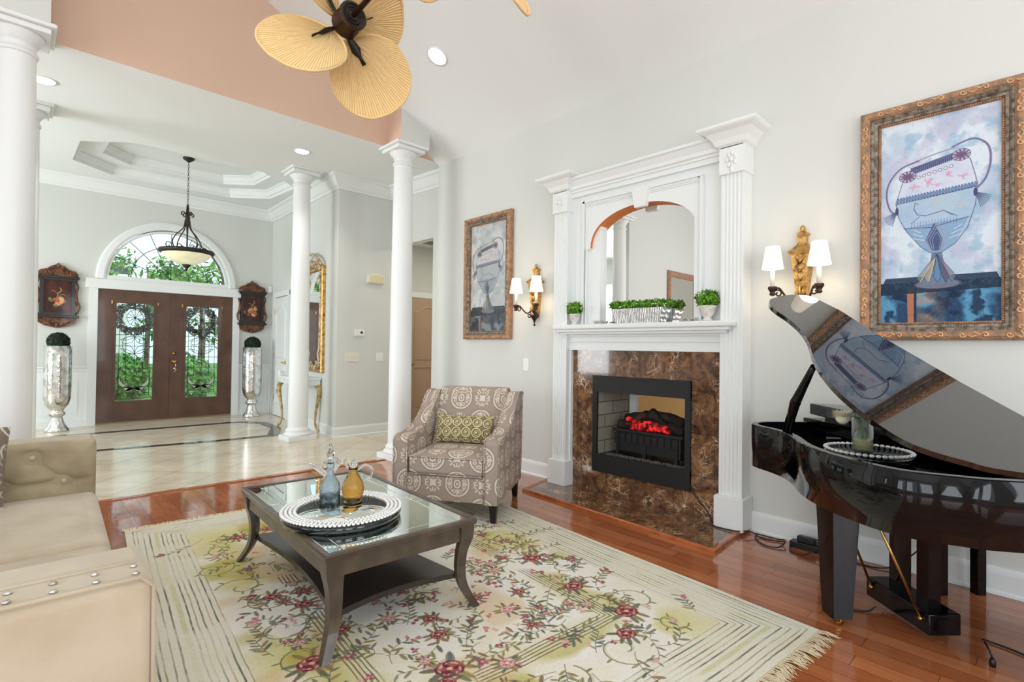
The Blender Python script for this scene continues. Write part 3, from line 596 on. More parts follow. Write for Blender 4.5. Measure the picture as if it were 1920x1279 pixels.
for k, (x, lab) in enumerate((((DX0+1.838)/2, 'dark green wreath hung outside the left entrance door glass'), ((1.842+DX1)/2, 'dark green wreath hung outside the right entrance door glass'))):
    b = MB(); r2 = random.Random(k)
    for i in range(1500):
        a = r2.random()*2*PI; q = r2.random()*2*PI; rr = .205+.062*math.cos(q)*r2.random()**.5
        p = Vector((rr*math.cos(a), .045*math.sin(q), rr*math.sin(a))); u = Vector((r2.gauss(0, 1), r2.gauss(0, 1), r2.gauss(0, 1))).normalized(); v = u.cross(Vector((r2.gauss(0, 1), r2.gauss(0, 1), 1))).normalized(); s = .016+.014*r2.random()
        b.mi = 1 if r2.random() < .07 else 0
        b.face([b.b.verts.new(p+Vector((x, D+.11, 1.60))+e) for e in (-u*s, v*s*.5, u*s, -v*s*.5)])
    single('wreath', b, [m_leafd, m_ceramic], lab, 'wreath', (x, D+.11, 1.33), 'wreaths outside the entrance doors')
# fanlight
wn = struct('window_1', (lambda b: (b.sweep([(FC[0]+(FR-.005)*math.cos(PI*i/32), D-.0, FC[1]-.02+(FR-.005)*math.sin(PI*i/32)) for i in range(33)], [(0, -.04), (0, .02), (.03, .02), (.03, -.04)], up=(0, -1, 0)), b.box(FC[0]-FR, D-.03, FC[1]-.03, FC[0]+FR, D+.03, FC[1]+.03), b)[2])(MB()), m_white)
b = MB(); b.poly([(FC[0]+FR*math.cos(PI*i/32), D+.01, FC[1]+FR*math.sin(PI*i/32)) for i in range(33)]); obj('pane', b, m_pane, wn)
b = MB(); c2 = lambda r, a: (FC[0]+r*math.cos(a), D+.002, FC[1]+.03+r*math.sin(a))
for r in (.26, .52):
    b.tube([c2(r, PI*i/24) for i in range(25)], .005, 5)
for i in range(1, 8): b.tube([c2(.26 if i % 2 else .0, PI*i/8), c2(FR-.06, PI*i/8)], .005, 5)
obj('grille_bars', b, m_came, wn)

# ---------------------------------------------------------------- columns
def column(x, y, lab, h=3.43, rb=.124, rt=.102):
    t = thing('round_column', lab, 'column', (x, y, 0), group='white round columns')
    n = 14; sh = [(rb-(rb-rt)*(i/n)**1.6, .16+(h-.16-.20)*i/n) for i in range(n+1)]
    b = MB(); b.lathe(sh, seg=48); obj('shaft', b, m_white, t)
    b = MB(); b.box(-.18, -.17, 0, .18, .17, .06, bev=.004); b.lathe([(.0, .06), (.165, .06), (.172, .075), (.165, .092), (.148, .098), (.145, .118), (.15, .125), (.14, .142), (rb+.006, .15), (rb, .175), (0, .175)], seg=48); obj('base', b, m_white, t)
    b = MB(); z = h-.20
    b.lathe([(0, z-.02), (rt+.001, z-.02), (rt+.012, z-.008), (rt+.012, z+.008), (rt, z+.012), (rt, z+.06), (rt+.01, z+.066), (rt+.014, z+.08), (rt+.045, z+.115), (rt+.05, z+.13), (0, z+.13)], seg=48)
    b.box(-.172, -.172, h-.07, .172, .172, h-.03, bev=.008); b.box(-.20, -.20, h-.03, .20, .20, h, bev=.008); obj('capital', b, m_white, t)
column(3.11, 4.99, 'white round column with square base standing behind the patterned armchair')
column(0., 4.99, 'large white round column at the left edge, nearest the sofa')
column(2.71, 6.79, 'white round column in front of the gilt console table', zc(6.79))
column(.07, 6.79, 'white round column mostly hidden behind the large left column', zc(6.79))

# ---------------------------------------------------------------- panelled interior doors
def panel_door(b, x0, x1, z0, z1, y, f=1, arch=True):
    w_ = x1-x0; b.box(x0, y-.018, z0, x1, y+.018, z1)
    def ring(pts, d=.012): b.sweep(pts, [(0, 0), (0, d), (-.018, d*.4), (-.02, 0)], True, up=(0, -f, 0))
    m_ = .12*w_/.75
    yq = y-f*.018
    top = [(x0+m_, yq, z0+1.0), (x1-m_, yq, z0+1.0)]; n = 10
    zt = z1-.15
    for i in range(n+1):
        s = i/n; top.append((x1-m_-(w_-2*m_)*s, yq, zt-.10+(.10*math.sin(PI*s)**2 if arch else .1)))
    ring(top); ring([(x0+m_, yq, z0+.22), (x1-m_, yq, z0+.22), (x1-m_, yq, z0+.86), (x0+m_, yq, z0+.86)])
hd = struct('door_3', (lambda b: (panel_door(b, 0, .68, .01, 2.03, 0), b)[1])(MB()), M('tan_door', s2l(186, 156, 132), .5))
hd.location = (4.74, 7.37, 0); hd.rotation_euler = (0, 0, math.radians(-8))
b = MB(); b.lathe([(0, 0), (.03, 0), (.03, .008), (.012, .012), (.012, .04), (.028, .05), (.028, .07), (0, .078)], (.05, -.02, .93), 16, T=Matrix.Rotation(PI/2, 3, 'X')); obj('door_knob', b, m_brass, hd)
b = MB(); b.box(4.64, 7.32, 0, 4.72, 7.36, 2.12); b.box(5.44, 7.32, 0, 5.52, 7.36, 2.12); b.box(4.64, 7.315, 2.04, 5.52, 7.36, 2.13); struct('trim_14', b, m_white)
b = MB(); b.box(4.7, 7.9, 0, 5.6, 8.0, 2.6); struct('wall_hall_beyond', b, m_wall)
sl = math.atan2(XB[0]-XA[0], XB[1]-XA[1])
sd = struct('door_4', (lambda b: (panel_door(b, 0, .76, .01, 2.03, 0, 1), b)[1])(MB()), m_white)
yD = 8.66; sd.location = (xr(yD+.76)-.022, yD+.76, 0); sd.rotation_euler = (0, 0, -PI/2-sl)
b = MB(); b.lathe([(0, 0), (.03, 0), (.03, .008), (.012, .012), (.012, .045), (0, .05)], (.68, -.02, .93), 16, T=Matrix.Rotation(PI/2, 3, 'X')); b.tube([(.68, -.06, .93), (.60, -.062, .93)], .009); obj('door_lever', b, m_brass, sd)
for z in (.25, 1.0, 1.75):
    b = MB(); b.box(-.012, -.024, z, .006, -.016, z+.09); obj('hinge', b, m_brass, sd)
b = MB()
for a_, c_ in ((-.085, -.005), (.765, .845)): b.box(a_, -.028, 0, c_, .01, 2.12)
b.box(-.085, -.03, 2.04, .845, .01, 2.13)
o = struct('trim_15', b, m_white); o.location = sd.location; o.rotation_euler = sd.rotation_euler
# ---------------------------------------------------------------- fireplace
fp = thing('fireplace', 'white fluted fireplace with brown marble surround, arched mirror recess and mantel shelf', 'fireplace', (3.6, 2.275, 0))
MY0, MY1 = 1.61, 2.95
b = MB(); x0, x1 = 3.615, W-.001
b.box(x0, MY0, .02, x1, FY0, 1.225); b.box(x0, FY1, .02, x1, MY1, 1.225); b.box(x0, FY0, .02, x1, FY1, FZ0); b.box(x0, FY0, FZ1, x1, FY1, 1.225)
obj('marble_surround', b, m_marble, fp, True)
b = MB(); b.prism([(3.10, 1.435), (3.66, 1.47), (3.66, 3.20), (3.205, 3.10)], 0, .02); hs = obj('hearth', b, m_marble, fp, True)
b = MB(); b.sweep([(3.67, 1.44, 0), (3.07, 1.40, 0), (3.18, 3.14, 0), (3.67, 3.26, 0)], [(0, 0), (0, .02), (-.012, .026), (-.04, .02), (-.05, 0)]); obj('hearth_border', b, m_thresh, hs, False)
hb = hs.children[0]
for v in hb.data.vertices: v.co -= Vector((3.6, 2.275, 0))
def pilaster(y0, y1):
    p = obj('pilaster', (lambda b: flutes(b, y0, y1), 0)[0](MB()), m_white, fp, True)
    b = MB(); b.box(3.50, y0-.022, .02, W, y1+.022, .235, bev=.004); obj('plinth', b, m_white, p, True)
    b = MB(); b.box(3.515, y0-.008, 2.44, W, y1+.008, 2.625); cy = (y0+y1)/2
    b.sweep([(W, y1+.008, 2.625), (3.515, y1+.008, 2.625), (3.515, y0-.008, 2.625), (W, y0-.008, 2.625)], [(0, 0), (-.02, .012), (-.035, .045), (-.07, .085), (-.105, .10), (-.115, .11), (-.115, .128), (.0, .128)])
    b.prism([(3.515, y0), (W, y0), (W, y1), (3.515, y1)], 2.62, 2.752)
    for i in range(7):
        a = PI*2*i/7; b.ball((3.513, cy+.028*math.cos(a), 2.53+.045*math.sin(a)), .013, 8, 5, (.6, 1, 1.3))
    b.ball((3.512, cy, 2.53), .016, 8, 5); b.ball((3.512, cy, 2.465), .012, 8, 5, (.6, 1, 2))
    obj('capital', b, m_white, p, True)
    return p
def flutes(b, y0, y1):
    # fluted front face as a swept outline in (y, x), flutes cut as half rounds
    n = 5; out = [(y0, W), (y0, 3.535)]; wd = (y1-y0); e = .012; pitch = (wd-2*e)/n
    for i in range(n):
        c = y0+e+pitch*(i+.5); r = pitch*.36
        for k in range(7):
            a = PI*k/6; out.append((c-r*math.cos(a), 3.535+r*math.sin(a)*.8))
    out += [(y1, 3.535), (y1, W)]
    b.prism([(p[1], p[0]) for p in out], .23, 2.45); return b
pilaster(2.965, 3.12); pilaster(1.43, 1.585)
# panels between the pilasters
b = MB()
b.box(3.60, 2.655, 1.43, W, 2.965, 2.62); b.box(3.60, 1.585, 1.43, W, 1.80, 2.62)
b.box(3.556, 2.80, 1.43, 3.60, 2.82, 2.5); b.box(3.556, 1.733, 1.431, 3.601, 1.752, 2.487); b.box(3.556, 1.735, 2.485, 3.60, 2.82, 2.50)
for z_ in (2.465, 2.45): b.box(3.564, 1.752, z_, 3.60, 2.80, z_+.006)
b.box(3.56, 2.775, 1.43, 3.60, 2.785, 2.49)
b.box(3.60, 1.80, 2.42, W, 2.655, 2.62); b.box(3.5725, 1.742, 1.43, 3.60, 1.7725, 2.48); b.box(3.5735, 1.7725, 1.43, 3.60, 1.80, 2.47)
obj('back_panel', b, m_white, fp, True)
# arched valance
ay, az, ar, hr = 2.2575, 2.082, .485, .305
b = MB(); N = 28; F = []; 
for i in range(N+1):
    a = PI*i/N; F.append((ay+ar*math.cos(a), az+hr*math.sin(a)**.85 if 0 < i < N else az))
for i in range(N):
    (ya, za), (yb_, zb) = F[i], F[i+1]
    b.mi = 0
    b.poly([(3.572, ya, za), (3.572, yb_, zb), (3.572, yb_, 2.49), (3.572, ya, 2.49)])
    b.mi = 1; b.poly([(3.572, ya, za), (3.572, yb_, zb), (3.66, yb_, zb), (3.66, ya, za)])
b.mi = 0
b.box(3.572, 2.742, az, 3.60, 2.80, 2.49)
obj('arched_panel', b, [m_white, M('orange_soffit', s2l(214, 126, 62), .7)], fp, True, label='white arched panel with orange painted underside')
b = MB(); b.prism([(2.19, 2.35), (2.29, 2.35), (2.318, 2.505), (2.165, 2.505)], 3.54, 3.58, T=Matrix(((0, 0, 1, 0), (1, 0, 0, 0), (0, 1, 0, 0), (0, 0, 0, 1)))); obj('keystone', b, m_white, fp, True)
b = MB(); b.box(3.57, 1.585, 2.56, W, 2.965, 2.62)
b.sweep([(3.57, 2.965, 2.60), (3.57, 1.585, 2.60)], [(0, 0), (-.012, 0), (-.015, .015), (-.03, .025), (-.035, .05), (-.06, .09), (-.075, .10), (-.075, .12), (.08, .12), (.08, 0)]); obj('cornice', b, m_white, fp, True)
# mirror glass with a low frame
b = MB(); b.box(3.645, 1.795, 1.44, 3.652, 2.66, 2.43); obj('mirror', b, m_mirror, fp, True)
# mantel shelf
b = MB(); sh = [(0, 0), (0, .03), (-.008, .046), (-.018, .05), (0.2, .05), (.2, 0)]
path = [(W, 3.06, 1.385), (3.455, 3.06, 1.385), (3.455, 1.475, 1.385), (W, 1.475, 1.385)]
b.prism([(3.455, 1.475), (W, 1.475), (W, 3.06), (3.455, 3.06)], 1.39, 1.432, bev=.012); b.prism([(3.475, 1.50), (W, 1.50), (W, 3.035), (3.475, 3.035)], 1.368, 1.392, bev=.004); b.prism([(3.505, 1.53), (W, 1.53), (W, 3.005), (3.505, 3.005)], 1.35, 1.37)
obj('mantel_shelf', b, m_white, fp, True)
b = MB(); b.box(3.575, 1.585, 1.225, W, 2.965, 1.35); b.box(3.562, 1.585, 1.285, 3.575, 2.965, 1.295); b.box(3.555, 1.585, 1.33, 3.575, 2.965, 1.352); b.box(3.57, MY0-.02, 1.215, 3.6, MY1+.01, 1.235)
b.box(3.585, 1.585, 0.02, W, MY0, 1.225); b.box(3.585, MY1, .02, W, 2.965, 1.225); obj('frieze', b, m_white, fp, True)
# firebox seen through to a lit room
b = MB(); b.box(3.595, FY0-.03, FZ1-.115, 3.616, FY1+.03, FZ1+.02); b.box(3.595, FY0-.03, FZ0-.02, 3.616, FY1+.03, FZ0+.13); b.box(3.598, FY0-.03, FZ0, 3.616, FY0+.015, FZ1); b.box(3.598, FY1-.015, FZ0, 3.616, FY1+.03, FZ1)
b.box(3.59, FY0-.03, FZ1+.0, 3.60, FY1+.03, FZ1+.02)
b.box(3.60, FY0, FZ0, 4.12, FY1, FZ0+.12); b.box(3.60, FY0, FZ1-.1, 4.12, FY1, FZ1)
obj('firebox_frame', b, m_blackm, fp, True)
m_fb = brickmat('firebrick_panel', s2l(160, 156, 142), s2l(146, 142, 130), s2l(96, 92, 84), .24, .11, (PI/2, 0, PI/2)); m_fb2 = brickmat('firebrick_panel_side', s2l(160, 156, 142), s2l(146, 142, 130), s2l(96, 92, 84), .24, .11, (PI/2, 0, 0))
b = MB(); b.box(3.64, FY1-.012, FZ0+.1, 4.12, FY1, FZ1-.1); obj('firebrick_side', b, m_fb2, fp, True)
b = MB(); b.box(3.64, FY0, FZ0+.1, 4.12, FY0+.012, FZ1-.1); obj('firebrick_side', b, m_fb2, fp, True)
b = MB(); b.box(4.10, FY0, FZ0, 4.14, FY0+.03, FZ1); b.box(4.10, FY1-.08, FZ0, 4.14, FY1, FZ1); b.box(4.1, FY0, FZ1-.12, 4.14, FY1, FZ1); obj('rear_frame', b, m_white, fp, True)
b = MB(); rg2 = random.Random(5)
for i in range(380):
    x = 3.63+.08*rg2.random(); y = FY0+.05+.72*rg2.random(); b.ball((x, y, FZ0+.125), .006+.004*rg2.random(), 5, 3)
obj('ember_gravel', b, M('gravel', s2l(90, 86, 78), .8), fp, True, stuff=True)
b = MB(); b.box(4.85, 1.2, 0, 4.95, 3.6, 2.4); struct('wall_rear_room', b, brickmat('tan_wall', s2l(226, 186, 128), s2l(222, 180, 120), s2l(150, 118, 80), 1.2, .28, (PI/2, 0, PI/2)))
b = MB(); b.box(4.0, 1.2, -.02, 4.95, 3.6, 0); struct('floor_rear_room', b, m_tile)
b = MB(); b.box(3.7, 1.2, 2.4, 4.95, 3.6, 2.45); struct('ceiling_rear_room', b, m_ceil)
b = MB(); b.box(3.7, 1.1, 0, 4.95, 1.2, 2.45); b.box(3.7, 3.6, 0, 4.95, 3.7, 2.45); struct('wall_rear_room_side', b, m_wall)
area('rear_room_light', (4.4, 2.2, 2.2), (.5, 0, -1), .6, .6, 9, (1, .9, .75))
# electric log heater
t = thing('electric_log_heater', 'black electric log set with glowing red embers inside the firebox', 'heater', (3.82, 2.28, FZ0+.12))
b = MB(); z0 = FZ0+.12
b.box(3.74, 1.98, z0+.035, 3.92, 2.58, z0+.20, bev=.008); b.box(3.728, 1.96, z0+.20, 3.93, 2.60, z0+.225, bev=.004); b.box(3.733, 1.97, z0+.10, 3.74, 2.59, z0+.11)
for i in range(10): b.box(3.730, 2.0+i*.06, z0+.118, 3.74, 2.045+i*.06, z0+.19)
for y in (2.0, 2.28, 2.54): b.box(3.73, y, z0, 3.76, y+.03, z0+.12); b.box(3.88, y, z0, 3.91, y+.03, z0+.12)
obj('grate', b, m_blackm, t, True)
m_log = M('charred_log', (.018, .013, .011), .9, bump=(25, 1.), var=(10, (.06, .035, .025), .5, .7))
m_emb = M('glowing_ember', (.25, .01, .01), .6, var=(18, (.02, .004, .004), .45, .6)); nb = m_emb.node_tree
e = nb.nodes.new('ShaderNodeTexNoise'); e.inputs['Scale'].default_value = 22; er = nb.nodes.new('ShaderNodeValToRGB'); er.color_ramp.elements[0].position = .46; er.color_ramp.elements[1].position = .66; er.color_ramp.elements[0].color = (.02, 0, .0, 1); er.color_ramp.elements[1].color = (1, .02, .02, 1)
nb.links.new(nb.nodes['Texture Coordinate'].outputs['Object'], e.inputs['Vector']); nb.links.new(e.outputs['Fac'], er.inputs[0]); nb.links.new(er.outputs[0], nb.nodes['Principled BSDF'].inputs['Emission Color']); nb.nodes['Principled BSDF'].inputs['Emission Strength'].default_value = 1.0
for (pts, r, mm, nm) in (([(3.80, 1.98, z0+.25), (3.81, 2.2, z0+.28), (3.80, 2.58, z0+.25)], .04, m_log, 'log'), ([(3.87, 2.0, z0+.30), (3.86, 2.25, z0+.35), (3.88, 2.55, z0+.29)], .045, m_log, 'log'), ([(3.77, 2.12, z0+.27), (3.86, 2.3, z0+.38)], .033, m_log, 'log'), ([(3.78, 2.48, z0+.27), (3.84, 2.33, z0+.36)], .032, m_log, 'log'), ([(3.78, 2.02, z0+.33), (3.88, 2.10, z0+.33)], .035, m_log, 'log')):
    b = MB(); P = smooth_line(pts, 6); rr = random.Random(len(pts)); b.tube(P, [r*(.85+.3*rr.random()) for _ in P], 10); obj(nm, b, mm, t, True)
b = MB(); rr = random.Random(9)
for i in range(60): b.ball((3.745+.1*rr.random(), 2.1+.38*rr.random(), z0+.24+.07*rr.random()), .014+.018*rr.random(), 7, 5, (1, 1.4, .8))
obj('embers', b, m_emb, t, True)
# ---------------------------------------------------------------- things on the mantel
def pot_prof(s): return [(0, 0), (.034*s, 0), (.036*s, .008*s), (.022*s, .018*s), (.024*s, .026*s), (.045*s, .05*s), (.05*s, .085*s), (.056*s, .092*s), (.054*s, .10*s), (.046*s, .10*s), (.044*s, .085*s), (0, .085*s)]
def mini_plant(x, y, lab, s, r):
    t = thing('potted_boxwood', lab, 'plant', (x, y, 1.432), group='small round plants on the mantel')
    b = MB(); b.lathe(pot_prof(s), seg=28); obj('pot', b, m_ceramic, t)
    b = MB(); rr = random.Random(int(x*100+y*37)); foliage(620, (0, 0, .085*s+r*.75), r, .016, rr, b, (1, 1, .85), .45); f = obj('foliage', b, m_leafb, t)
    b = MB()
    for i in range(9):
        a = rr.random()*6.28; e = rr.random()*1.2-.2; b.ball((r*.98*math.cos(a)*math.cos(e), r*.98*math.sin(a)*math.cos(e), .085*s+r*.75+r*.8*math.sin(e)), .006, 6, 4)
    obj('blossoms', b, m_ceramic, f)
mini_plant(3.525, 2.865, 'small round boxwood in a white pot at the left end of the mantel', .95, .075)
mini_plant(3.53, 1.675, 'small round boxwood in a white pot at the right end of the mantel', 1.1, .085)
t = thing('trough_planter', 'silver ribbed trough planter full of bright green boxwood centred on the mantel', 'planter', (3.55, 2.23, 1.432))
b = MB(); A = [(-.05, -.19), (.05, -.19), (.05, .19), (-.05, .19)]; Bq = [(-.065, -.235), (.065, -.235), (.065, .235), (-.065, .235)]
va = [b.b.verts.new((*p, 0)) for p in A]; vb = [b.b.verts.new((*p, .115)) for p in Bq]
for i in range(4): b.face([va[i], va[(i+1) % 4], vb[(i+1) % 4], vb[i]])
b.face(va[::-1]); b.face(vb)
m_rib = M('brushed_silver', (.62, .61, .59), .32, metal=.85); q = m_rib.node_tree; wv = q.nodes.new('ShaderNodeTexWave'); wv.bands_direction = 'Y'; wv.inputs['Scale'].default_value = 22; wv.inputs['Distortion'].default_value = 4
bp = q.nodes.new('ShaderNodeBump'); bp.inputs['Strength'].default_value = .7; bp.inputs['Distance'].default_value = .01; q.links.new(q.nodes['Texture Coordinate'].outputs['Object'], wv.inputs['Vector']); q.links.new(wv.outputs['Fac'], bp.inputs['Height']); q.links.new(bp.outputs[0], q.nodes['Principled BSDF'].inputs['Normal'])
obj('trough', b, m_rib, t)
b = MB(); rr = random.Random(2)
for i in range(12): foliage(230, (rr.uniform(-.02, .02), -.235+.043*i, .145), .052, .014, rr, b, (1, 1, .75), .3)
f = obj('foliage', b, m_leafb, t)
b = MB()
for i in range(22): b.ball((-.06+.03*rr.random(), -.25+.5*rr.random(), .12+.03*rr.random()), .006, 6, 4)
obj('blossoms', b, m_ceramic, f)
def flower_spray(y, lab):
    b = MB(); rr = random.Random(int(y*100))
    for i in range(16):
        yy = y+rr.uniform(-.06, .06); xx = 3.56+rr.uniform(-.02, .03)
        for k in range(6):
            a = k*PI/3; b.poly([(xx, yy, 1.446), (xx+.016*math.cos(a-.3), yy+.016*math.sin(a-.3), 1.453), (xx+.024*math.cos(a), yy+.024*math.sin(a), 1.46+.01*rr.random()), (xx+.016*math.cos(a+.3), yy+.016*math.sin(a+.3), 1.453)])
        b.tube([(xx, yy, 1.435), (xx, yy, 1.447)], .003, 5)
    single('flower_garland', b, m_ceramic, lab, 'flowers', (3.56, y, 1.432))
flower_spray(2.62, 'white flower garland lying on the mantel left of the planter'); flower_spray(1.83, 'white flower garland lying on the mantel right of the planter')

# ---------------------------------------------------------------- framed pictures
def vase_art(W_, H_, tint):
    rng = np.random.default_rng(4); c = Canvas(W_, H_, (184, 202, 218)); S = W_/600
    n1 = vnoise(W_, H_, 150*S, rng, 4)[..., None]; n2 = vnoise(W_, H_, 90*S, rng, 5)[..., None]; n3 = vnoise(W_, H_, 60*S, rng, 4)[..., None]
    def mixc(a, col, m): return a*(1-m)+(np.array(col, np.float32)/255)*m
    st = lambda n, lo, hi: np.clip((n-lo)/(hi-lo), 0, 1)
    c.a = mixc(c.a, (212, 222, 232), st(n1, .45, .62)); c.a = mixc(c.a, (180, 180, 206), .6*st(n2, .50, .68)); c.a = mixc(c.a, (134, 176, 202), .55*st(n3, .54, .70)); 
    X = lambda u: u*W_; Y = lambda v: v*H_
    P = lambda L: [(X(u), Y(v)) for u, v in L]
    # table top
    yy = np.linspace(0, 1, H_)[:, None, None]; m = np.zeros((H_, W_, 1), np.float32); m[int(.80*H_):] = 1
    c.a = mixc(c.a, (34, 66, 98), m); c.a = mixc(c.a, (92, 156, 190), m*st(n1, .48, .62)*.9); c.a = mixc(c.a, (14, 34, 62), m*st(n3, .52, .66)*.8)
    xx = np.linspace(0, 1, W_)[None, :, None]
    br = m*np.clip(1-np.abs(xx-.42)/.17, 0, 1)*st(n2, .3, .6); c.a = mixc(c.a, (188, 142, 118), br*.9)
    c.poly(P([(.24, .82), (.30, .82), (.30, 1), (.25, 1)]), (206, 128, 84), .8); c.poly(P([(.305, .82), (.325, .82), (.325, 1), (.305, 1)]), (28, 36, 60), .8)
    c.poly(P([(0, .83), (.05, .775), (.96, .775), (1, .82), (1, .845), (0, .86)]), (24, 44, 66), .85)
    for i in range(60): u = rng.random(); c.line(P([(u, .79+.04*rng.random()), (u+.05, .79+.04*rng.random())]), 3*S, (70, 104, 128), .35, 3)
    # cup body
    dk = (76, 76, 108); 
    c.ell(X(.50), Y(.815), X(.19), Y(.022), (112, 116, 132)); c.ell(X(.5), Y(.815), X(.19), Y(.022), dk, ring=3*S)
    c.poly(P([(.455, .66), (.535, .66), (.56, .73), (.62, .79), (.66, .815), (.34, .815), (.39, .785), (.435, .73)]), (104, 124, 152))
    for u0, cc in ((.36, (150, 144, 140)), (.42, (166, 160, 150)), (.50, (96, 140, 180)), (.57, (84, 82, 108)), (.62, (124, 120, 134))): c.poly(P([(.495, .67), (u0-.03, .78), (u0, .815), (u0+.03, .78)]), cc, .7); c.line(P([(.495, .67), (u0-.03, .78), (u0, .81), (u0+.03, .78), (.495, .67)]), 2.4*S, (40, 52, 86), .8)
    for u0 in (.36, .43): c.line(P([(.48, .69), (u0, .80)]), 4*S, (224, 196, 130), .9)
    body = [(.14, .40), (.82, .37), (.80, .46), (.74, .56), (.64, .63), (.53, .665), (.45, .665), (.36, .63), (.24, .55), (.17, .48)]
    c.poly(P(body), (162, 186, 210), .8); c.poly(P([(.21, .53), (.75, .51), (.64, .63), (.53, .665), (.45, .665), (.36, .63)]), (124, 158, 190), .75); c.a = mixc(c.a, (206, 216, 228), .35*st(n3[::-1], .5, .62)*(yy > .37)*(yy < .66) if False else 0*m)
    c.line(P(body+[body[0]]), 4*S, dk, .8, 2)
    up = [(.14, .40), (.2, .30), (.27, .245), (.45, .225), (.66, .20), (.76, .24), (.80, .32), (.82, .37)]
    c.poly(P(up+[(.82, .37), (.14, .40)]), (202, 206, 226), .7); c.line(P(up), 4*S, dk, .8, 2)
    c.poly(P([(.27, .235), (.66, .195), (.66, .225), (.28, .27)]), (86, 92, 132), .85); c.line(P([(.25, .215), (.45, .19), (.64, .175)]), 9*S, (150, 150, 160), .9)
    for i in range(24): u = .28+.38*i/23; c.line(P([(u, .235-.025*(i/23)), (u+.004, .262-.03*(i/23))]), 3*S, (44, 52, 92), .8)
    for i in range(7): c.ell(X(.34+.045*i), Y(.287-.0045*i), 9*S, 9*S, (224, 216, 220)); c.ell(X(.34+.045*i), Y(.287-.0045*i), 9*S, 9*S, dk, ring=2.5*S)
    for cxu, cv in ((.245, .275), (.69, .215)):
        c.ell(X(cxu), Y(cv), 44*S, 36*S, (196, 186, 208)); c.ell(X(cxu), Y(cv), 44*S, 36*S, dk, ring=3*S)
        for i in range(11):
            a = 2*PI*i/11; c.ell(X(cxu)+23*S*math.cos(a), Y(cv)+19*S*math.sin(a), 20*S, 5.5*S, (104, 84, 116), math.atan2(19*math.sin(a), 23*math.cos(a)), .9)
    for (u, v, r_) in ((.30, .33, 30), (.42, .32, 34), (.58, .30, 30), (.70, .315, 26), (.50, .335, 20)):
        for i in range(5): a = rng.random()*6.28; c.ell(X(u)+r_*S*.5*math.cos(a), Y(v)+r_*S*.35*math.sin(a), r_*S*.6, r_*S*.22, (206, 156, 178), a, .6)
    for i in range(26): u = .16+.64*i/25; v = .388-.024*(i/25); c.ell(X(u), Y(v), 6*S, 15*S, (90, 140, 190), 0, .9); c.ell(X(u), Y(v), 6*S, 15*S, dk, ring=2*S)
    c.line(P([(.14, .405), (.82, .375)]), 4*S, dk); c.line(P([(.21, .53), (.45, .54), (.75, .51)]), 4*S, dk)
    for i in range(16): c.line(P([(.28+.025*i, .505), (.28+.025*i, .53)]), 2*S, (70, 90, 140), .8)
    c.line(P([(.30, .44), (.33, .47), (.40, .48), (.55, .465), (.62, .49)]), 6*S, (120, 118, 160)); c.line(P([(.30, .44), (.31, .41), (.34, .42)]), 3*S, dk); c.line(P([(.35, .48), (.28, .51)]), 3*S, dk); c.line(P([(.58, .475), (.66, .50)]), 3*S, dk)
    for i in range(13): u = .38+.36*rng.random(); v = .41+.06*rng.random(); c.ell(X(u), Y(v), 6*S, 4*S, (214, 190, 120))
    c.poly(P([(.45, .655), (.40, .60), (.47, .52), (.54, .60), (.52, .655)]), (70, 88, 130)); 
    for k in (1, .72, .45): c.line(P([(.495-.045*k, .655), (.495-.085*k, .60), (.495, .60-.08*k), (.495+.075*k, .60), (.495+.035*k, .655)]), 5*S*k+1, (150, 150, 176), .9)
    for s, uu in ((-1, .30), (1, .66)): 
        for k in range(3): c.line(P([(.495+s*(.10+.02*k), .60-.02*k), (.495+s*.20, .585-.022*k)]), 4*S, (206, 222, 236), .9)
    # handles and tassels
    for L in ([(.34, .205), (.18, .23), (.08, .29), (.055, .36), (.09, .43), (.15, .455)], [(.62, .17), (.78, .15), (.89, .19), (.915, .26), (.88, .34), (.80, .39)]):
        c.line(P([(p[0], p[1]) for p in smooth_line([(*q_, 0) for q_ in L], 6)]), 13*S, (150, 142, 176), .9, 2); c.line(P([(p[0], p[1]) for p in smooth_line([(*q_, 0) for q_ in L], 6)]), 4*S, (74, 62, 96), .8, 2)
    for bx, by, s in ((.15, .44, -1), (.80, .40, 1)):
        for i in range(9): a = .35+.9*i/8; c.line(P([(bx, by), (bx+s*.13*math.cos(a), by+.075*math.sin(a))]), 4*S, (74, 96, 128), .85)
        c.ell(X(bx), Y(by), 9*S, 26*S, (70, 72, 110))
    for i in range(2200):
        u, v = rng.random(), rng.random(); a = rng.random()*3.1; ln = 16*S*rng.random(); g = 235 if rng.random() < .6 else 90
        c.line([(u*W_, v*H_), (u*W_+ln*math.cos(a), v*H_+ln*math.sin(a))], 1.6*S, (g, g, g+10 if g < 200 else 240), .22, 1.5)
    if tint:
        g = c.a.mean(2, keepdims=True); c.a = (c.a*.45+g*.55)*np.array([1.0, .985, .95], np.float32)*.93
    return c
m_scroll = M('gilt_scrolls', s2l(214, 172, 134), .4, metal=.4, bump=(90, .3))
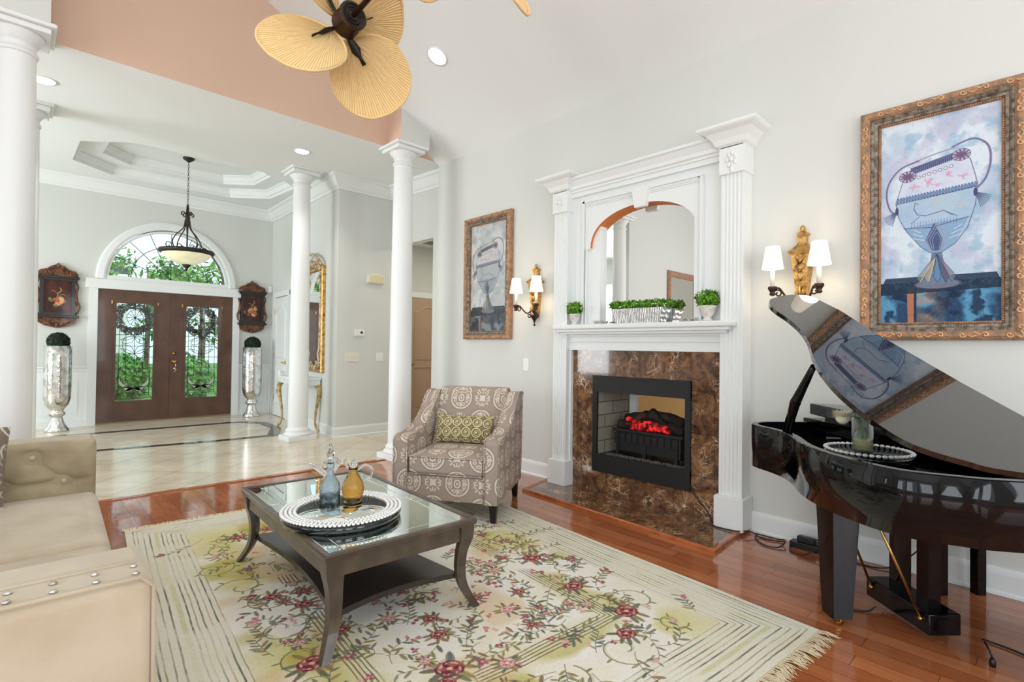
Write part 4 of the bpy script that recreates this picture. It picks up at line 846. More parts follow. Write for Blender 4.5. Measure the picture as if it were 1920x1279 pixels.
def picture(lab, y0, y1, z0, z1, fw, tint, res):
    """canvas on the right wall inside a carved two-step frame; y1 is the left edge seen from the room"""
    t = thing('framed_painting', lab, 'painting', (W, (y0+y1)/2, z0))
    b = MB(); x = W-.001
    path = [(x, y1, z0), (x, y0, z0), (x, y0, z1), (x, y1, z1)]
    prof = [(0, 0), (0, .045), (.012, .058), (.03, .06), (.055, .045)]; k = fw/.10
    b.sweep(path, [(o*k, h) for o, h in [(0, 0), (0, .04), (.006, .052), (.02, .06), (.036, .058), (.05, .046), (.05, 0)]], True, up=(-1, 0, 0)); obj('outer_frame', b, m_frame, t, True)
    b = MB(); b.sweep(path, [(o*k, h) for o, h in [(.05, 0), (.05, .044), (.058, .046), (.066, .04), (.072, .032), (.085, .030), (.085, 0)]], True, up=(-1, 0, 0)); obj('inner_frame', b, m_framed, t, True)
    b = MB(); g = .093*k; n = int((z1-z0)/.014)
    for yy in (y0+g, y1-g):
        for i in range(n+1): b.ball((x-.026, yy, z0+g+(z1-z0-2*g)*i/n), .0062*k, 6, 4)
    n = int((y1-y0)/.014)
    for zz in (z0+g, z1-g):
        for i in range(n+1): b.ball((x-.026, y0+g+(y1-y0-2*g)*i/n, zz), .0062*k, 6, 4)
    b.sweep(path, [(o*k, h) for o, h in [(.085, 0), (.085, .022), (.10, .02), (.10, 0)]], True, up=(-1, 0, 0)); obj('beading', b, m_frame, t, True)
    # raised scrolls along the outer frame
    b = MB(); cw = .027*k
    def scroll(c, ax, ay):
        P = spiral(c, .016*k, .003, 0, 1.1, ax, ay, 10); b.tube(P, .0045*k, 5)
        b.tube([Vector(c)+Vector(ax)*.018*k, Vector(c)+Vector(ax)*.04*k+Vector(ay)*.012*k, Vector(c)+Vector(ax)*.065*k-Vector(ay)*.006*k], [.006*k, .004*k, .001], 5)
    for zz in (z0+cw, z1-cw):
        nn = int((y1-y0-.06)/(.085*k))
        for i in range(nn): scroll((x-.060, y0+.04+(y1-y0-.08)*(i+.3)/nn, zz), (0, 1 if i % 2 else -1, 0), (0, 0, 1 if i % 2 else -1))
    for yy in (y0+cw, y1-cw):
        nn = int((z1-z0-.06)/(.085*k))
        for i in range(nn): scroll((x-.060, yy, z0+.04+(z1-z0-.08)*(i+.3)/nn), (0, 0, 1 if i % 2 else -1), (0, 1 if i % 2 else -1, 0))
    obj('scrollwork', b, m_scroll, t, True)
    c = vase_art(res, int(res*(z1-z0-.2*k)/(y1-y0-.2*k)), tint); im = c.image('vase_painting')
    b = MB(); g = .097*k; b.quad((x-.014, y1-g, z0+g), (x-.014, y0+g, z0+g), (x-.014, y0+g, z1-g), (x-.014, y1-g, z1-g)); o = obj('canvas', b, imgmat('painted_canvas', im, .35 if tint else .6, coat=.6 if tint else 0), t, True)
    L = wloc(t); set_uv(o, lambda v: ((y1-g-(v.y+L.y))/(y1-y0-2*g), (v.z+L.z-z0-g)/(z1-z0-2*g)))
    return t
picture('large gilt framed painting of a blue two-handled vase above the grand piano', .072, .785, 1.30, 2.64, .10, False, 600)
picture('narrow gilt framed painting of a grey two-handled vase left of the fireplace', 3.79, 4.535, 1.312, 2.64, .092, True, 460)
# gilt frame with mirror on the wall behind the left column, seen in the mantel mirror
t = thing('gilt_framed_mirror', 'tall gilt framed mirror seen reflected in the mantel mirror', 'mirror', (-2.3, 5.1, .9))
b = MB(); b.sweep([(-2.9, 5.1, .9), (-1.75, 5.1, .9), (-1.75, 5.1, 2.75), (-2.9, 5.1, 2.75)], [(0, 0), (0, .03), (.03, .06), (.09, .04), (.12, .02), (.12, 0)], True, up=(0, -1, 0)); obj('frame', b, m_frame, t, True)
b = MB(); b.box(-2.8, 5.085, 1.0, -1.85, 5.095, 2.65); obj('glass', b, m_mirror, t, True)

# ---------------------------------------------------------------- wall sconces
def sconce(yc, lab):
    t = thing('wall_sconce', lab, 'sconce', (W, yc, 1.44), group='gilt two-arm wall sconces')
    b = MB(); X = -.075
    def sq(z, w_, d): return [(-d, -w_, z), (-d, w_, z), (0, w_*1.15, z), (0, -w_*1.15, z)]
    prof = [(.10, .012, .03), (.13, .028, .05), (.16, .030, .055), (.40, .052, .085), (.425, .075, .095), (.44, .055, .08), (.47, .03, .05), (.49, .022, .045), (.52, .022, .045), (.54, .034, .055), (.555, .018, .04)]
    prev = None
    for z, w_, d in prof:
        r_ = [b.b.verts.new(p) for p in sq(z, w_, d)]
        if prev:
            for i in range(4): b.face([prev[i], prev[(i+1) % 4], r_[(i+1) % 4], r_[i]])
        else: b.face(r_)
        prev = r_
    b.face(prev[::-1]); b.ball((-.03, 0, .575), .016, 10, 8, (1, 1, 1.4))
    for i in range(4):
        for s in (-1, 1):
            z = .18+.055*i; b.tube([(-.06-.008*i, 0, z), (-.066-.008*i, s*(.018+.004*i), z+.04), (-.065-.008*i, s*.004, z+.065)], [.004, .005, .001], 5)
    b.ball((-.085, 0, .30), .007, 8, 6)
    for s in (-1, 0, 1): b.tube([(-.06, s*.004, .13), (-.085, s*.022, .16), (-.08, s*.018, .19+(.02 if s == 0 else 0))], [.006, .007, .002], 6)
    obj('back_plate', b, m_gold, t)
    b = MB(); b.lathe([(0, -.015), (.008, -.01), (.012, 0), (.004, .012), (.010, .03), (.018, .05), (.045, .085), (.046, .095), (0, .095)], (-.045, 0, .01), 16); obj('finial', b, m_bronze, t)
    for s in (-1, 1):
        P = smooth_line([(-.055, s*.02, .155), (-.09, s*.05, .12), (-.12, s*.075, .145), (-.15, s*.10, .19), (-.165, s*.13, .175)], 6)
        a = MB(); a.tube(P, [.008-.003*i/len(P) for i in range(len(P))], 7); a.tube(spiral((-.15, s*.105, .155), .028, .006, 0, 1.2, (0, s, 0), (0, 0, 1), 16), .005, 6)
        a.tube(spiral((-.07, s*.045, .10), .03, .006, PI/2, 1.2, (0, s, 0), (0, 0, 1), 16), .0055, 6); ar_ = obj('arm', a, m_bronze, t)
        cx_, cy_ = -.165, s*.133
        a = MB(); a.lathe([(0, .14), (.012, .142), (.02, .15), (.014, .16), (.02, .175), (.028, .185), (.026, .20), (.014, .20), (0, .2)], (cx_, cy_, 0), 14); obj('candle_cup', a, m_bronze, ar_)
        a = MB(); a.lathe([(0, .2), (.0125, .2), (.0125, .31), (0, .312)], (cx_, cy_, 0), 14); obj('candle', a, m_candle, ar_)
        a = MB(); a.lathe([(.064, .315), (.042, .455)], (cx_, cy_, 0), 28); a.lathe([(.0645, .314), (.0655, .318), (.0635, .318)], (cx_, cy_, 0), 28); obj('lamp_shade', a, m_shade, ar_)
        point('sconce_bulb', (W+cx_, yc+cy_, 1.44+.375), 1.2, .02, (1, .85, .65))
sconce(1.10, 'gilt two-arm wall sconce with white shades between fireplace and large painting')
sconce(3.445, 'gilt two-arm wall sconce with white shades between narrow painting and fireplace')
# light switch left of the fireplace
def plate(name, lab, o3, axis, w_, h_, mat, toggles):
    """small plate with toggles; axis 'x' hangs on the living wall, 'y' on the foyer corner wall"""
    t = thing(name, lab, 'switch', o3)
    def bx(b, u0, v0, u1, v1, d0, d1, bev=0):
        if axis == 'x': b.box(-d1, u0, v0, -d0, u1, v1, bev)
        else: b.box(u0, -d1, v0, u1, -d0, v1, bev)
    b = MB(); bx(b, -w_/2, 0, w_/2, h_, 0, .006, .002); obj('plate', b, mat, t)
    for u in toggles:
        b = MB(); bx(b, u-.008, h_/2-.018, u+.008, h_/2+.018, .006, .011); obj('toggle', b, mat, t)
plate('light_switch', 'white light switch on the wall left of the fireplace', (W, 3.59, 1.0), 'x', .075, .12, m_outlet, [0])
plate('light_switch', 'wide cream switch plate on the foyer corner wall', (3.34, 6.58, 1.01), 'y', .20, .12, m_cream, [-.06, 0, .06])
plate('light_switch', 'white double switch plate right of the wide cream one', (3.76, 6.58, 1.01), 'y', .11, .12, m_outlet, [-.025, .025])
t = thing('thermostat', 'small white thermostat above the wide cream switch plate', 'thermostat', (3.45, 6.58, 1.36))
b = MB(); b.box(-.075, -.022, 0, .065, 0, .085, bev=.004); obj('case', b, m_outlet, t); b = MB(); b.box(.0, -.024, .03, .035, -.022, .06); obj('dial_window', b, m_blackp, t)
t = thing('door_chime', 'cream arched door chime box high on the foyer corner wall', 'door chime', (3.67, 6.58, 2.10))
b = MB(); pts = [(-.13, 0), (.13, 0), (.13, .10)]+[(.13-.26*i/12, .10+.035*math.sin(PI*i/12)) for i in range(1, 12)]+[(-.13, .10)]
b.prism(pts, 0, .05, T=Matrix.Rotation(PI/2, 4, 'X'), bev=.004); obj('case', b, m_cream, t)
b = MB(); b.prism([(x*.75, .015+z*.72) for x, z in pts], .05, .056, T=Matrix.Rotation(PI/2, 4, 'X')); obj('grille', b, M('cream_cloth', s2l(226, 214, 172), .9), t)

# ---------------------------------------------------------------- recessed lights
def can(lab, p, n, r=.075, pw=34):
    t = thing('recessed_light', lab, 'ceiling light', p); q = Vector((0, 0, 1)).rotation_difference(Vector(n)).to_matrix()
    b = MB(); b.lathe([(r, 0), (r+.018, .0), (r+.018, .006), (r, .008)], seg=32, T=q); obj('trim_ring', b, m_white, t)
    b = MB(); b.lathe([(0, .003), (r, .003)], seg=32, T=q); obj('lens', b, m_lens, t)
    spot('recessed_lamp', Vector(p)+Vector(n)*.03, n, pw, 130, .06)
can('recessed ceiling light above the left columns', (.17, 5.97, zc(5.97)-.001), (0, -.04, -1))
can('recessed ceiling light above the column by the console', (2.39, 6.0, zc(6)-.001), (0, -.04, -1))
nv = Vector((-.53, 0, -1)).normalized(); xq = 2.76; can('recessed light in the sloped ceiling right of the fan', (xq, 3.887, vz(xq)-.001), nv, .085, 26)
# ---------------------------------------------------------------- rug
def rug_art(w_m, l_m, ppm):
    Wp, Hp = int(w_m*ppm), int(l_m*ppm); rng = np.random.default_rng(11); c = Canvas(Wp, Hp, (234, 231, 222))
    n1 = vnoise(Wp, Hp, .42*ppm, rng, 3)[..., None]; n2 = vnoise(Wp, Hp, .34*ppm, rng, 3)[..., None]; n3 = vnoise(Wp, Hp, .2*ppm, rng, 4)[..., None]
    st = lambda n, lo, hi: np.clip((n-lo)/(hi-lo), 0, 1)
    mix = lambda a, col, m: a*(1-m)+(np.array(col, np.float32)/255)*m
    Y, X = np.mgrid[0:Hp, 0:Wp].astype(np.float32); e = np.minimum(np.minimum(X, Wp-X), np.minimum(Y, Hp-Y))/ppm
    bz = np.clip(1-np.abs(e-.46)/.28, 0, 1)[..., None]
    c.a = mix(c.a, (226, 218, 192), st(n3, .45, .65)*.45)
    c.a = mix(c.a, (206, 196, 120), st(n1, .50, .62)*(.12+.88*bz)*.75); c.a = mix(c.a, (176, 164, 74), st(n2, .55, .66)*bz*.85); c.a = mix(c.a, (214, 180, 130), st(n2[::-1], .56, .68)*.45)
    ed = e[..., None]
    c.a = mix(c.a, (224, 221, 202), (ed < .30).astype(np.float32)*.7)
    wob = (n3[..., 0]-.5)*.010
    for d, wd, col, al in ((.035, .005, (70, 72, 60), .8), (.055, .004, (120, 110, 70), .7), (.085, .004, (90, 92, 70), .6), (.115, .006, (70, 80, 62), .75), (.150, .020, (196, 194, 140), .6), (.178, .005, (74, 84, 66), .8), (.200, .004, (140, 124, 80), .7), (.225, .005, (80, 84, 66), .75), (.250, .004, (176, 150, 116), .7), (.275, .005, (66, 72, 58), .8), (.300, .004, (120, 116, 84), .6)):
        m = np.clip((wd/2+.0012-np.abs(e+wob-d))/.0012, 0, 1)[..., None]; br = np.clip(1.5-1.9*np.abs(n3[::-1, ::-1]-.42)*3, .25, 1.3) ; c.a = mix(c.a, col, np.clip(m*al*br*.72, 0, 1))
    # inner broken stripes
    for d in (.60, .618, .636, .654, .672):
        m = np.clip((.0022+.0012-np.abs(e+wob*1.3-d))/.0012, 0, 1)[..., None]*st(n2, .46, .52)*(1-st(n1, .55, .6)); c.a = mix(c.a, (92, 86, 58), m*.75)
    P = ppm
    def leaf(x, y, a, L, col, al=.85):
        c.ell(x+.5*L*P*math.cos(a), y+.5*L*P*math.sin(a), .5*L*P, .17*L*P, col, a, al, 1.2)
        c.line([(x, y), (x+L*P*math.cos(a), y+L*P*math.sin(a))], 1.1, (64, 62, 56), .5)
    greens = [(112, 112, 80), (140, 132, 78), (96, 102, 86), (156, 140, 84), (146, 122, 86), (112, 122, 110)]
    def sprig(x, y, a, L, fl=True, dens=1.):
        n = 12; pts = [(x, y)]; k = rng.normal(0, .16)
        for i in range(n): a += k+rng.normal(0, .05); x += L/n*P*math.cos(a); y += L/n*P*math.sin(a); pts.append((x, y))
        c.line(pts, 1.3, (70, 72, 72), .65)
        for i in range(2, n+1):
            if rng.random() < .8*dens:
                s = 1 if i % 2 else -1; g = greens[rng.integers(len(greens))]
                leaf(pts[i][0], pts[i][1], a+s*(.7+.4*rng.random())-k*(n-i), .028+.026*rng.random(), g, .55+.35*rng.random())
        if fl and rng.random() < .6: bud(pts[-1][0], pts[-1][1], .018+.012*rng.random())
    def bud(x, y, r_):
        col = [(170, 84, 100), (200, 124, 134), (146, 74, 88), (214, 168, 164)][rng.integers(4)]
        for i in range(5): a = rng.random()*6.28; c.ell(x+r_*.5*P*math.cos(a), y+r_*.5*P*math.sin(a), r_*.62*P, r_*.3*P, col, a, .8)
        c.ell(x, y, r_*.3*P, r_*.25*P, (226, 190, 160), 0, .8)
    def rose(x, y, r_, dark):
        A, B, Cc = ((118, 46, 62), (160, 92, 94), (222, 200, 156)) if dark else ((186, 116, 122), (218, 166, 160), (238, 224, 206))
        for i in range(9): a = i*.7+rng.random()*.3; leaf(x+r_*.6*P*math.cos(a), y+r_*.6*P*math.sin(a), a+rng.normal(0, .3), r_*1.2, greens[rng.integers(len(greens))], .8)
        for i in range(9): a = i*2*PI/9+rng.random()*.2; c.ell(x+r_*.62*P*math.cos(a), y+r_*.5*P*math.sin(a), r_*.42*P, r_*.3*P, A if i % 2 else B, a+1.2, .9); c.ell(x+r_*.66*P*math.cos(a), y+r_*.54*P*math.sin(a), r_*.26*P, r_*.10*P, Cc, a+1.4, .8)
        for i in range(6): a = i*1.05+.4; c.ell(x+r_*.3*P*math.cos(a), y+r_*.26*P*math.sin(a), r_*.26*P, r_*.16*P, B if i % 2 else A, a, .9)
        c.ell(x, y, r_*.2*P, r_*.16*P, Cc, .4, .9)
    def scroll(x, y, a, r_):
        pts = [(x+rr*P*math.cos(a+t), y+rr*P*math.sin(a+t)) for t, rr in ((k*.32, r_*(1-k/26)) for k in range(22))]; c.line(pts, 2.2, (66, 70, 60), .7); c.line([(p[0]+3, p[1]+2) for p in pts], 3, (190, 184, 120), .5)
        for k in range(4): q = pts[4*k+2]; leaf(q[0], q[1], a+k*1.3+.6, .032, greens[k], .8)
    # scrolling vines in the border band
    per = []; s_ = .26
    for y in np.arange(.5, l_m-.4, s_): per += [(.44, y), (w_m-.44, y)]
    for x in np.arange(.7, w_m-.6, s_): per += [(x, .44), (x, l_m-.44)]
    for i, (x, y) in enumerate(per):
        scroll((x+rng.normal(0, .03))*P, (y+rng.normal(0, .03))*P, rng.random()*6.28, .075+.05*rng.random())
        sprig((x+rng.normal(0, .05))*P, (y+rng.normal(0, .05))*P, rng.random()*6.28, .16, True)
    for i in range(185):
        x, y = .35+rng.random()*(w_m-.7), .35+rng.random()*(l_m-.7); sprig(x*P, y*P, rng.random()*6.28, .14+.2*rng.random())
    for i in range(150): bud((.4+rng.random()*(w_m-.8))*P, (.4+rng.random()*(l_m-.8))*P, .012+.012*rng.random())
    for (x, y) in ((.55, .55), (w_m-.5, .62), (w_m-.62, .80), (.6, l_m-.6), (w_m-.55, l_m-.62), (w_m-.7, l_m-.5), (.52, 1.5), (.62, 1.66), (.5, 2.15), (w_m-.5, 1.9), (w_m-.56, 2.3), (w_m-.72, 1.0), (.75, .5), (1.2, .48), (1.65, .55), (1.15, 1.05), (1.3, 1.25), (.9, 2.5)):
        rose(x*P, y*P, .045+.02*rng.random(), rng.random() < .7)
    for i in range(34): rose((.5+rng.random()*(w_m-1.))*P, (.5+rng.random()*(l_m-1.))*P, .024+.016*rng.random(), rng.random() < .5)
    nz = rng.random((Hp, Wp, 1)).astype(np.float32); c.a *= .93+.1*nz
    return c
RW, RL = 2.33, 3.25; ra = math.radians(5.3)
t = thing('floral_rug', 'cream and olive floral rug with fringed ends under the coffee table', 'rug', (2.575, .70, 0), -ra+0)
o = MB(); V = o.grid(lambda u, v: (-RW+RW*u, RL*v, .009+.0015*math.sin(u*31)*math.sin(v*23)), 24, 36)
o = obj('pile', o, imgmat('rug_pile', rug_art(RW, RL, 440).image('rug_pattern'), .95, bump=.3, spec=.1), t)
set_uv(o, lambda v: ((v.x+RW)/RW, v.y/RL))
b = MB(); b.box(-RW, 0, .001, 0, RL, .0075); obj('backing', b, M('rug_edge', s2l(214, 206, 180), .95), t)
b = MB(); rr = random.Random(4)
for yy, s in ((0, -1), (RL, 1)):
    for i in range(620):
        x = -RW*i/619; L = .05+.035*rr.random(); dx = rr.gauss(0, .022)+.02*math.sin(i*.15); wd = .0028
        p = [(x, yy, .008), (x+dx*.4, yy+s*L*.5, .010+.004*rr.random()), (x+dx, yy+s*L, .003)]
        b.quad((p[0][0]-wd, p[0][1], p[0][2]), (p[0][0]+wd, p[0][1], p[0][2]), (p[1][0]+wd, p[1][1], p[1][2]), (p[1][0]-wd, p[1][1], p[1][2])); b.quad((p[1][0]-wd, p[1][1], p[1][2]), (p[1][0]+wd, p[1][1], p[1][2]), (p[2][0]+wd*.4, p[2][1], p[2][2]), (p[2][0]-wd*.4, p[2][1], p[2][2]))
obj('fringe', b, M('cream_fringe', s2l(226, 210, 176), .95), t, stuff=True)
ZR = .0105

# ---------------------------------------------------------------- coffee table
TA = math.radians(-3.2); t = thing('coffee_table', 'dark wood coffee table with mirrored top and curved legs on the rug', 'coffee table', (1.278, 2.525, ZR), TA)
hx, hy, H = .36, .62, .41; LW = .066
b = MB(); b.sweep([(-hx, -hy, H), (hx, -hy, H), (hx, hy, H), (-hx, hy, H)], [(0, -.028), (-.004, -.008), (.0, .0), (.022, .0), (.026, -.006), (.026, -.028)], True); obj('top_frame', b, m_espresso, t)
b = MB()
for s in (-1, 1): b.box(s*(hx-.03)-.012, -hy+.04, H-.10, s*(hx-.03)+.012, hy-.04, H-.02); b.box(-hx+.04, s*(hy-.03)-.012, H-.10, hx-.04, s*(hy-.03)+.012, H-.02)
obj('apron', b, m_espresso, t)
m_mt = M('mirror_top', (.72, .78, .74), .015, metal=1.)
b = MB(); b.box(-hx+.085, -hy+.085, H-.014, hx-.085, hy-.085, H-.006, bev=.003); obj('mirror_top', b, m_mt, t)
gp = .003
def strip(x0, y0, x1, y1): b = MB(); b.box(x0, y0, H-.014, x1, y1, H-.005, bev=.0035); obj('bevelled_strip', b, m_mt, t)
for s in (-1, 1):
    for k in range(3):
        y0 = -hy+.026+(2*hy-.052)*k/3+gp; y1 = -hy+.026+(2*hy-.052)*(k+1)/3-gp; xa, xb = sorted((s*(hx-.028), s*(hx-.083))); strip(xa, y0, xb, y1)
    xa = -hx+.086; ya, yb = sorted((s*(hy-.028), s*(hy-.083))); strip(-hx+.086, ya, hx-.086, yb)
b = MB(); b.box(-hx+.026, -hy+.026, H-.022, hx-.026, hy-.026, H-.015); obj('top_board', b, m_blackm, t)
out = []; n = 12; ins = .058
for (ax, ay, bx, by) in ((-1, -1, 1, -1), (1, -1, 1, 1), (1, 1, -1, 1), (-1, 1, -1, -1)):
    for i in range(n):
        s = i/n; px_ = ax+(bx-ax)*s; py_ = ay+(by-ay)*s; bow = .05*math.sin(PI*s); nx_, ny_ = ((0, 1) if ay == by and ay < 0 else (0, -1) if ay == by else (-1, 0) if ax > 0 else (1, 0))
        out.append((px_*(hx-ins)+nx_*bow, py_*(hy-ins)+ny_*bow))
b = MB(); b.prism(out, .125, .150, bev=.006); obj('lower_shelf', b, m_espdark, t)
for sx in (-1, 1):
    for sy in (-1, 1):
        b = MB(); cl = [(.0, H-.03, .074), (-.004, H-.09, .070), (-.022, .25, .056), (-.028, .17, .050), (-.018, .09, .044), (.022, .0, .036)]
        P = smooth_line([(q[0], q[2], q[1]) for q in cl], 5); prev = None
        for p in P:
            o_ = p.x; z = p.z; w_ = p.y
            cx_, cy_ = sx*(hx-.006+o_), sy*(hy-.006+o_)
            # square section set diagonally at the corner
            r_ = [b.b.verts.new((cx_-sx*w_*a_, cy_-sy*w_*c_, z)) for a_, c_ in ((0, 0), (1, 0), (1, .45), (.45, 1), (0, 1))]
            if prev:
                for i in range(5): b.face([prev[i], prev[(i+1) % 5], r_[(i+1) % 5], r_[i]], False)
            else: b.face(r_)
            prev = r_
        b.face(prev[::-1]); obj('leg', b, m_espresso, t)
# tray with crystal rim
def crystal_tray(lab, c, r, h, rim, group=None):
    t = thing('crystal_tray', lab, 'tray', c, 0, group)
    b = MB(); b.lathe([(0, 0), (r-.012, 0), (r-.004, h*.5), (r-.006, h-.012), (0, h-.012)], seg=64); obj('base', b, M('glossy_dark_teal', s2l(14, 24, 26), .08, coat=1), t)
    b = MB(); b.lathe([(0, h-.010), (r-rim, h-.010), (r-rim, h-.008), (0, h-.008)], seg=64); obj('mirror_plate', b, m_mt if rim > .05 else m_black, t)
    b = MB(); rows = 4 if rim > .05 else 1
    for k in range(rows):
        rr_ = r-rim/rows*(k+.5); n = int(2*PI*rr_/(rim/rows*1.02))
        for i in range(n):
            a = 2*PI*(i+.5*(k % 2))/n; b.ball((rr_*math.cos(a), rr_*math.sin(a), h-.002), rim/rows*.5, 7, 5, (1, 1, .7))
    obj('crystal_rim', b, M('crystal_beads', (.93, .94, .93), .12, metal=.35, coat=1), t)
    return t
TZ = ZR+.405
crystal_tray('round tray with crystal bead rim on the coffee table', (1.155, 2.343, TZ), .278, .045, .075)
TT = TZ+.037
t = thing('glass_decanter', 'pale blue glass decanter with pointed clear stopper on the coffee table tray', 'decanter', (1.10, 2.362, TT))
b = MB(); b.lathe([(0, 0), (.040, 0), (.046, .006), (.047, .03), (.047, .10), (.043, .125), (.028, .15), (.017, .165), (.015, .20), (.021, .215), (.032, .222), (.033, .226), (.018, .226), (.011, .20), (.013, .168), (.026, .145), (.039, .12), (.043, .1), (.043, .012), (0, .01)], seg=32); obj('bottle', b, m_blueg, t)
b = MB(); b.lathe([(0, .205), (.010, .205), (.011, .228), (.006, .236), (.018, .25), (.020, .265), (.010, .285), (.006, .29), (.011, .297), (0, .318)], seg=8, smooth=False); obj('stopper', b, m_glasscl, t)
t = thing('glass_jug', 'amber glass jug with clear handle on the coffee table tray', 'jug', (1.222, 2.372, TT))
b = MB(); b.lathe([(0, 0), (.044, 0), (.048, .006), (.042, .022), (.038, .03), (.050, .05), (.054, .075), (.048, .105), (.030, .14), (.022, .15), (.020, .165), (.024, .178), (.020, .178), (.016, .165), (.018, .15), (.044, .10), (.050, .075), (.034, .03), (.04, .012), (0, .01)], seg=32); obj('body', b, m_amberg, t)
b = MB(); b.tube(smooth_line([(.02, -.005, .165), (.05, -.025, .19), (.075, -.045, .17), (.07, -.04, .13), (.045, -.02, .115)], 6), .0065, 8); b.tube(smooth_line([(-.015, .01, .17), (-.03, .03, .20), (-.02, .03, .22)], 4), [.006]*8+[.004], 8); obj('handle', b, m_glasscl, t)
b = MB(); b.ball((0, 0, .195), .02, 12, 8); obj('stopper', b, m_glasscl, t)
b = MB(); b.tube(smooth_line([(0, 0, .004), (.01, .01, .06), (0, .0, .12), (-.04, .03, .17), (-.09, .05, .195), (-.13, .075, .19)], 6), [.022, .022, .02, .018, .015, .013, .012, .012, .012, .012, .012, .012, .012, .012, .012, .012, .013, .014, .014, .013, .012, .01, .009, .008, .007, .006, .006, .005, .004, .003, .002], 12)
b.lathe([(0, 0), (.035, 0), (.03, .008), (0, .01)], seg=20)
b.tube(smooth_line([(0, .0, .12), (.05, -.01, .19), (.02, -.02, .215), (-.03, -.01, .18)], 6), .008, 8)
for v in b.b.verts: v.co += Vector((1.14, 2.47, TT))
single('glass_swan', b, m_glasscl, 'clear glass bird with outstretched neck behind the blue decanter', 'ornament', (1.14, 2.47, TT))

# ---------------------------------------------------------------- armchair
def damask(N=512):
    c = Canvas(N, N, (166, 150, 138)); cr = (222, 210, 194); dk = (142, 126, 116)
    def T(fn, x, y):
        for ox in (-N, 0, N):
            for oy in (-N, 0, N): fn(x+ox, y+oy)
    def motif(x, y):
        c.ell(x, y, 120, 120, cr, ring=15); c.ell(x, y, 137, 137, dk, al=.6, ring=7); c.ell(x, y, 30, 38, cr, ring=12); c.ell(x, y, 10, 14, cr); c.ell(x, y, 46, 54, dk, al=.6, ring=5)
        for q in range(8):
            a = q*PI/4+PI/8; px_, py_ = x+78*math.cos(a), y+78*math.sin(a); c.ell(px_, py_, 15, 15, cr, ring=9)
            c.line([(x+(92-2*i)*math.cos(a+.10*i), y+(92-2*i)*math.sin(a+.10*i)) for i in range(5)], 9, cr)
        for q in range(4):
            a = q*PI/2; c.ell(x+66*math.cos(a), y+66*math.sin(a), 16, 9, cr, a); c.ell(x+96*math.cos(a), y+96*math.sin(a), 10, 10, cr)
    def sqr(x, y):
        p = []
        for q in range(4):
            a0 = q*PI/2
            for i in range(9): u = -34+68*i/8; v = -38+9*math.sin(PI*i/8); p.append((x+u*math.cos(a0)-v*math.sin(a0), y+u*math.sin(a0)+v*math.cos(a0)))
        c.poly(p, cr); c.ell(x, y, 62, 62, dk, al=.6, ring=5)
        for q in range(4):
            a0 = q*PI/2; ca, sa = math.cos(a0), math.sin(a0)
            R = lambda u, v: (x+u*ca-v*sa, y+u*sa+v*ca)
            c.line([R(0, -50), R(0, -78)], 12, cr); c.line([R(-24, -84), R(-10, -76), R(10, -76), R(24, -84)], 11, cr)
            for s_ in (-1, 1): c.line([R(s_*(44+6*i), -44-10*i+1.4*i*i) for i in range(5)], 10, cr); c.ell(*R(s_*28, -64), 9, 9, cr)
    T(motif, 128, 128); T(motif, 384, 384); T(sqr, 384, 128); T(sqr, 128, 384)
    rng = np.random.default_rng(1); c.a *= (.93+.12*rng.random((N, N, 1))).astype(np.float32)
    return c.image('damask_weave')
m_dam = imgmat('damask_upholstery', damask(), .9, scale=.36, box=True, bump=.25, spec=.15)
t = thing('armchair', 'taupe and cream patterned armchair with wooden legs beside the coffee table', 'armchair', (2.205, 2.944, 0), math.radians(-56.5))
X2 = .39; YZ = Matrix(((0, 0, 1, 0), (1, 0, 0, 0), (0, 1, 0, 0), (0, 0, 0, 1)))
def arm_prof(): return [(.0, .14), (.0, .555), (.015, .578), (.05, .588), (.22, .592), (.36, .625), (.46, .69), (.54, .77), (.60, .835), (.67, .868), (.80, .862), (.84, .84), (.80, .14)]
for s in (-1, 1):
    b = MB(); x0, x1 = sorted((s*X2, s*(X2-.105))); b.prism(arm_prof(), x0, x1, T=YZ, smooth=False, bev=.014); o = obj('arm', b, m_dam, t)
    b = MB(); P = [(s*X2*.998, y-.001, z+.001) for y, z in arm_prof()[:-1]]; b.tube(P, .004, 6); P = [(s*(X2-.105), y-.001, z+.001) for y, z in arm_prof()[:11]]; b.tube(P, .004, 6); obj('welt', b, m_dam, o)
b = MB(); b.box(-X2+.10, .012, .14, X2-.10, .76, .315, bev=.012); obj('seat_base', b, m_dam, t)
b = MB()
def cushf(u, v, top):
    x = -.275+.55*u; y = -.005+.60*v; e = min(u, 1-u, 1.)*2; f = min(v, 1-v)*2
    return (x, y, (.448+.030*min(1, e*3)**.5*min(1, f*3)**.5) if top else .325)
b.box(-.278, -.004, .322, .278, .60, .452, bev=.03); b.grid(lambda u, v: cushf(u, v, True), 14, 14); o = obj('seat_cushion', b, m_dam, t)
b = MB(); b.tube([(-.276, .0, .447), (.276, .0, .447)], .005, 6); b.tube([(-.276, .0, .327), (.276, .0, .327)], .005, 6); obj('welt', b, m_dam, o)
b = MB(); b.prism([(.46, .40), (.54, .40), (.80, .40), (.845, .865), (.80, .895), (.70, .893), (.655, .86), (.60, .70)], -.285, .285, T=YZ, bev=.02); obj('backrest', b, m_dam, t)
b = MB(); b.box(-.38, .74, .14, .38, .80, .85, bev=.01); obj('back_panel', b, m_dam, t)
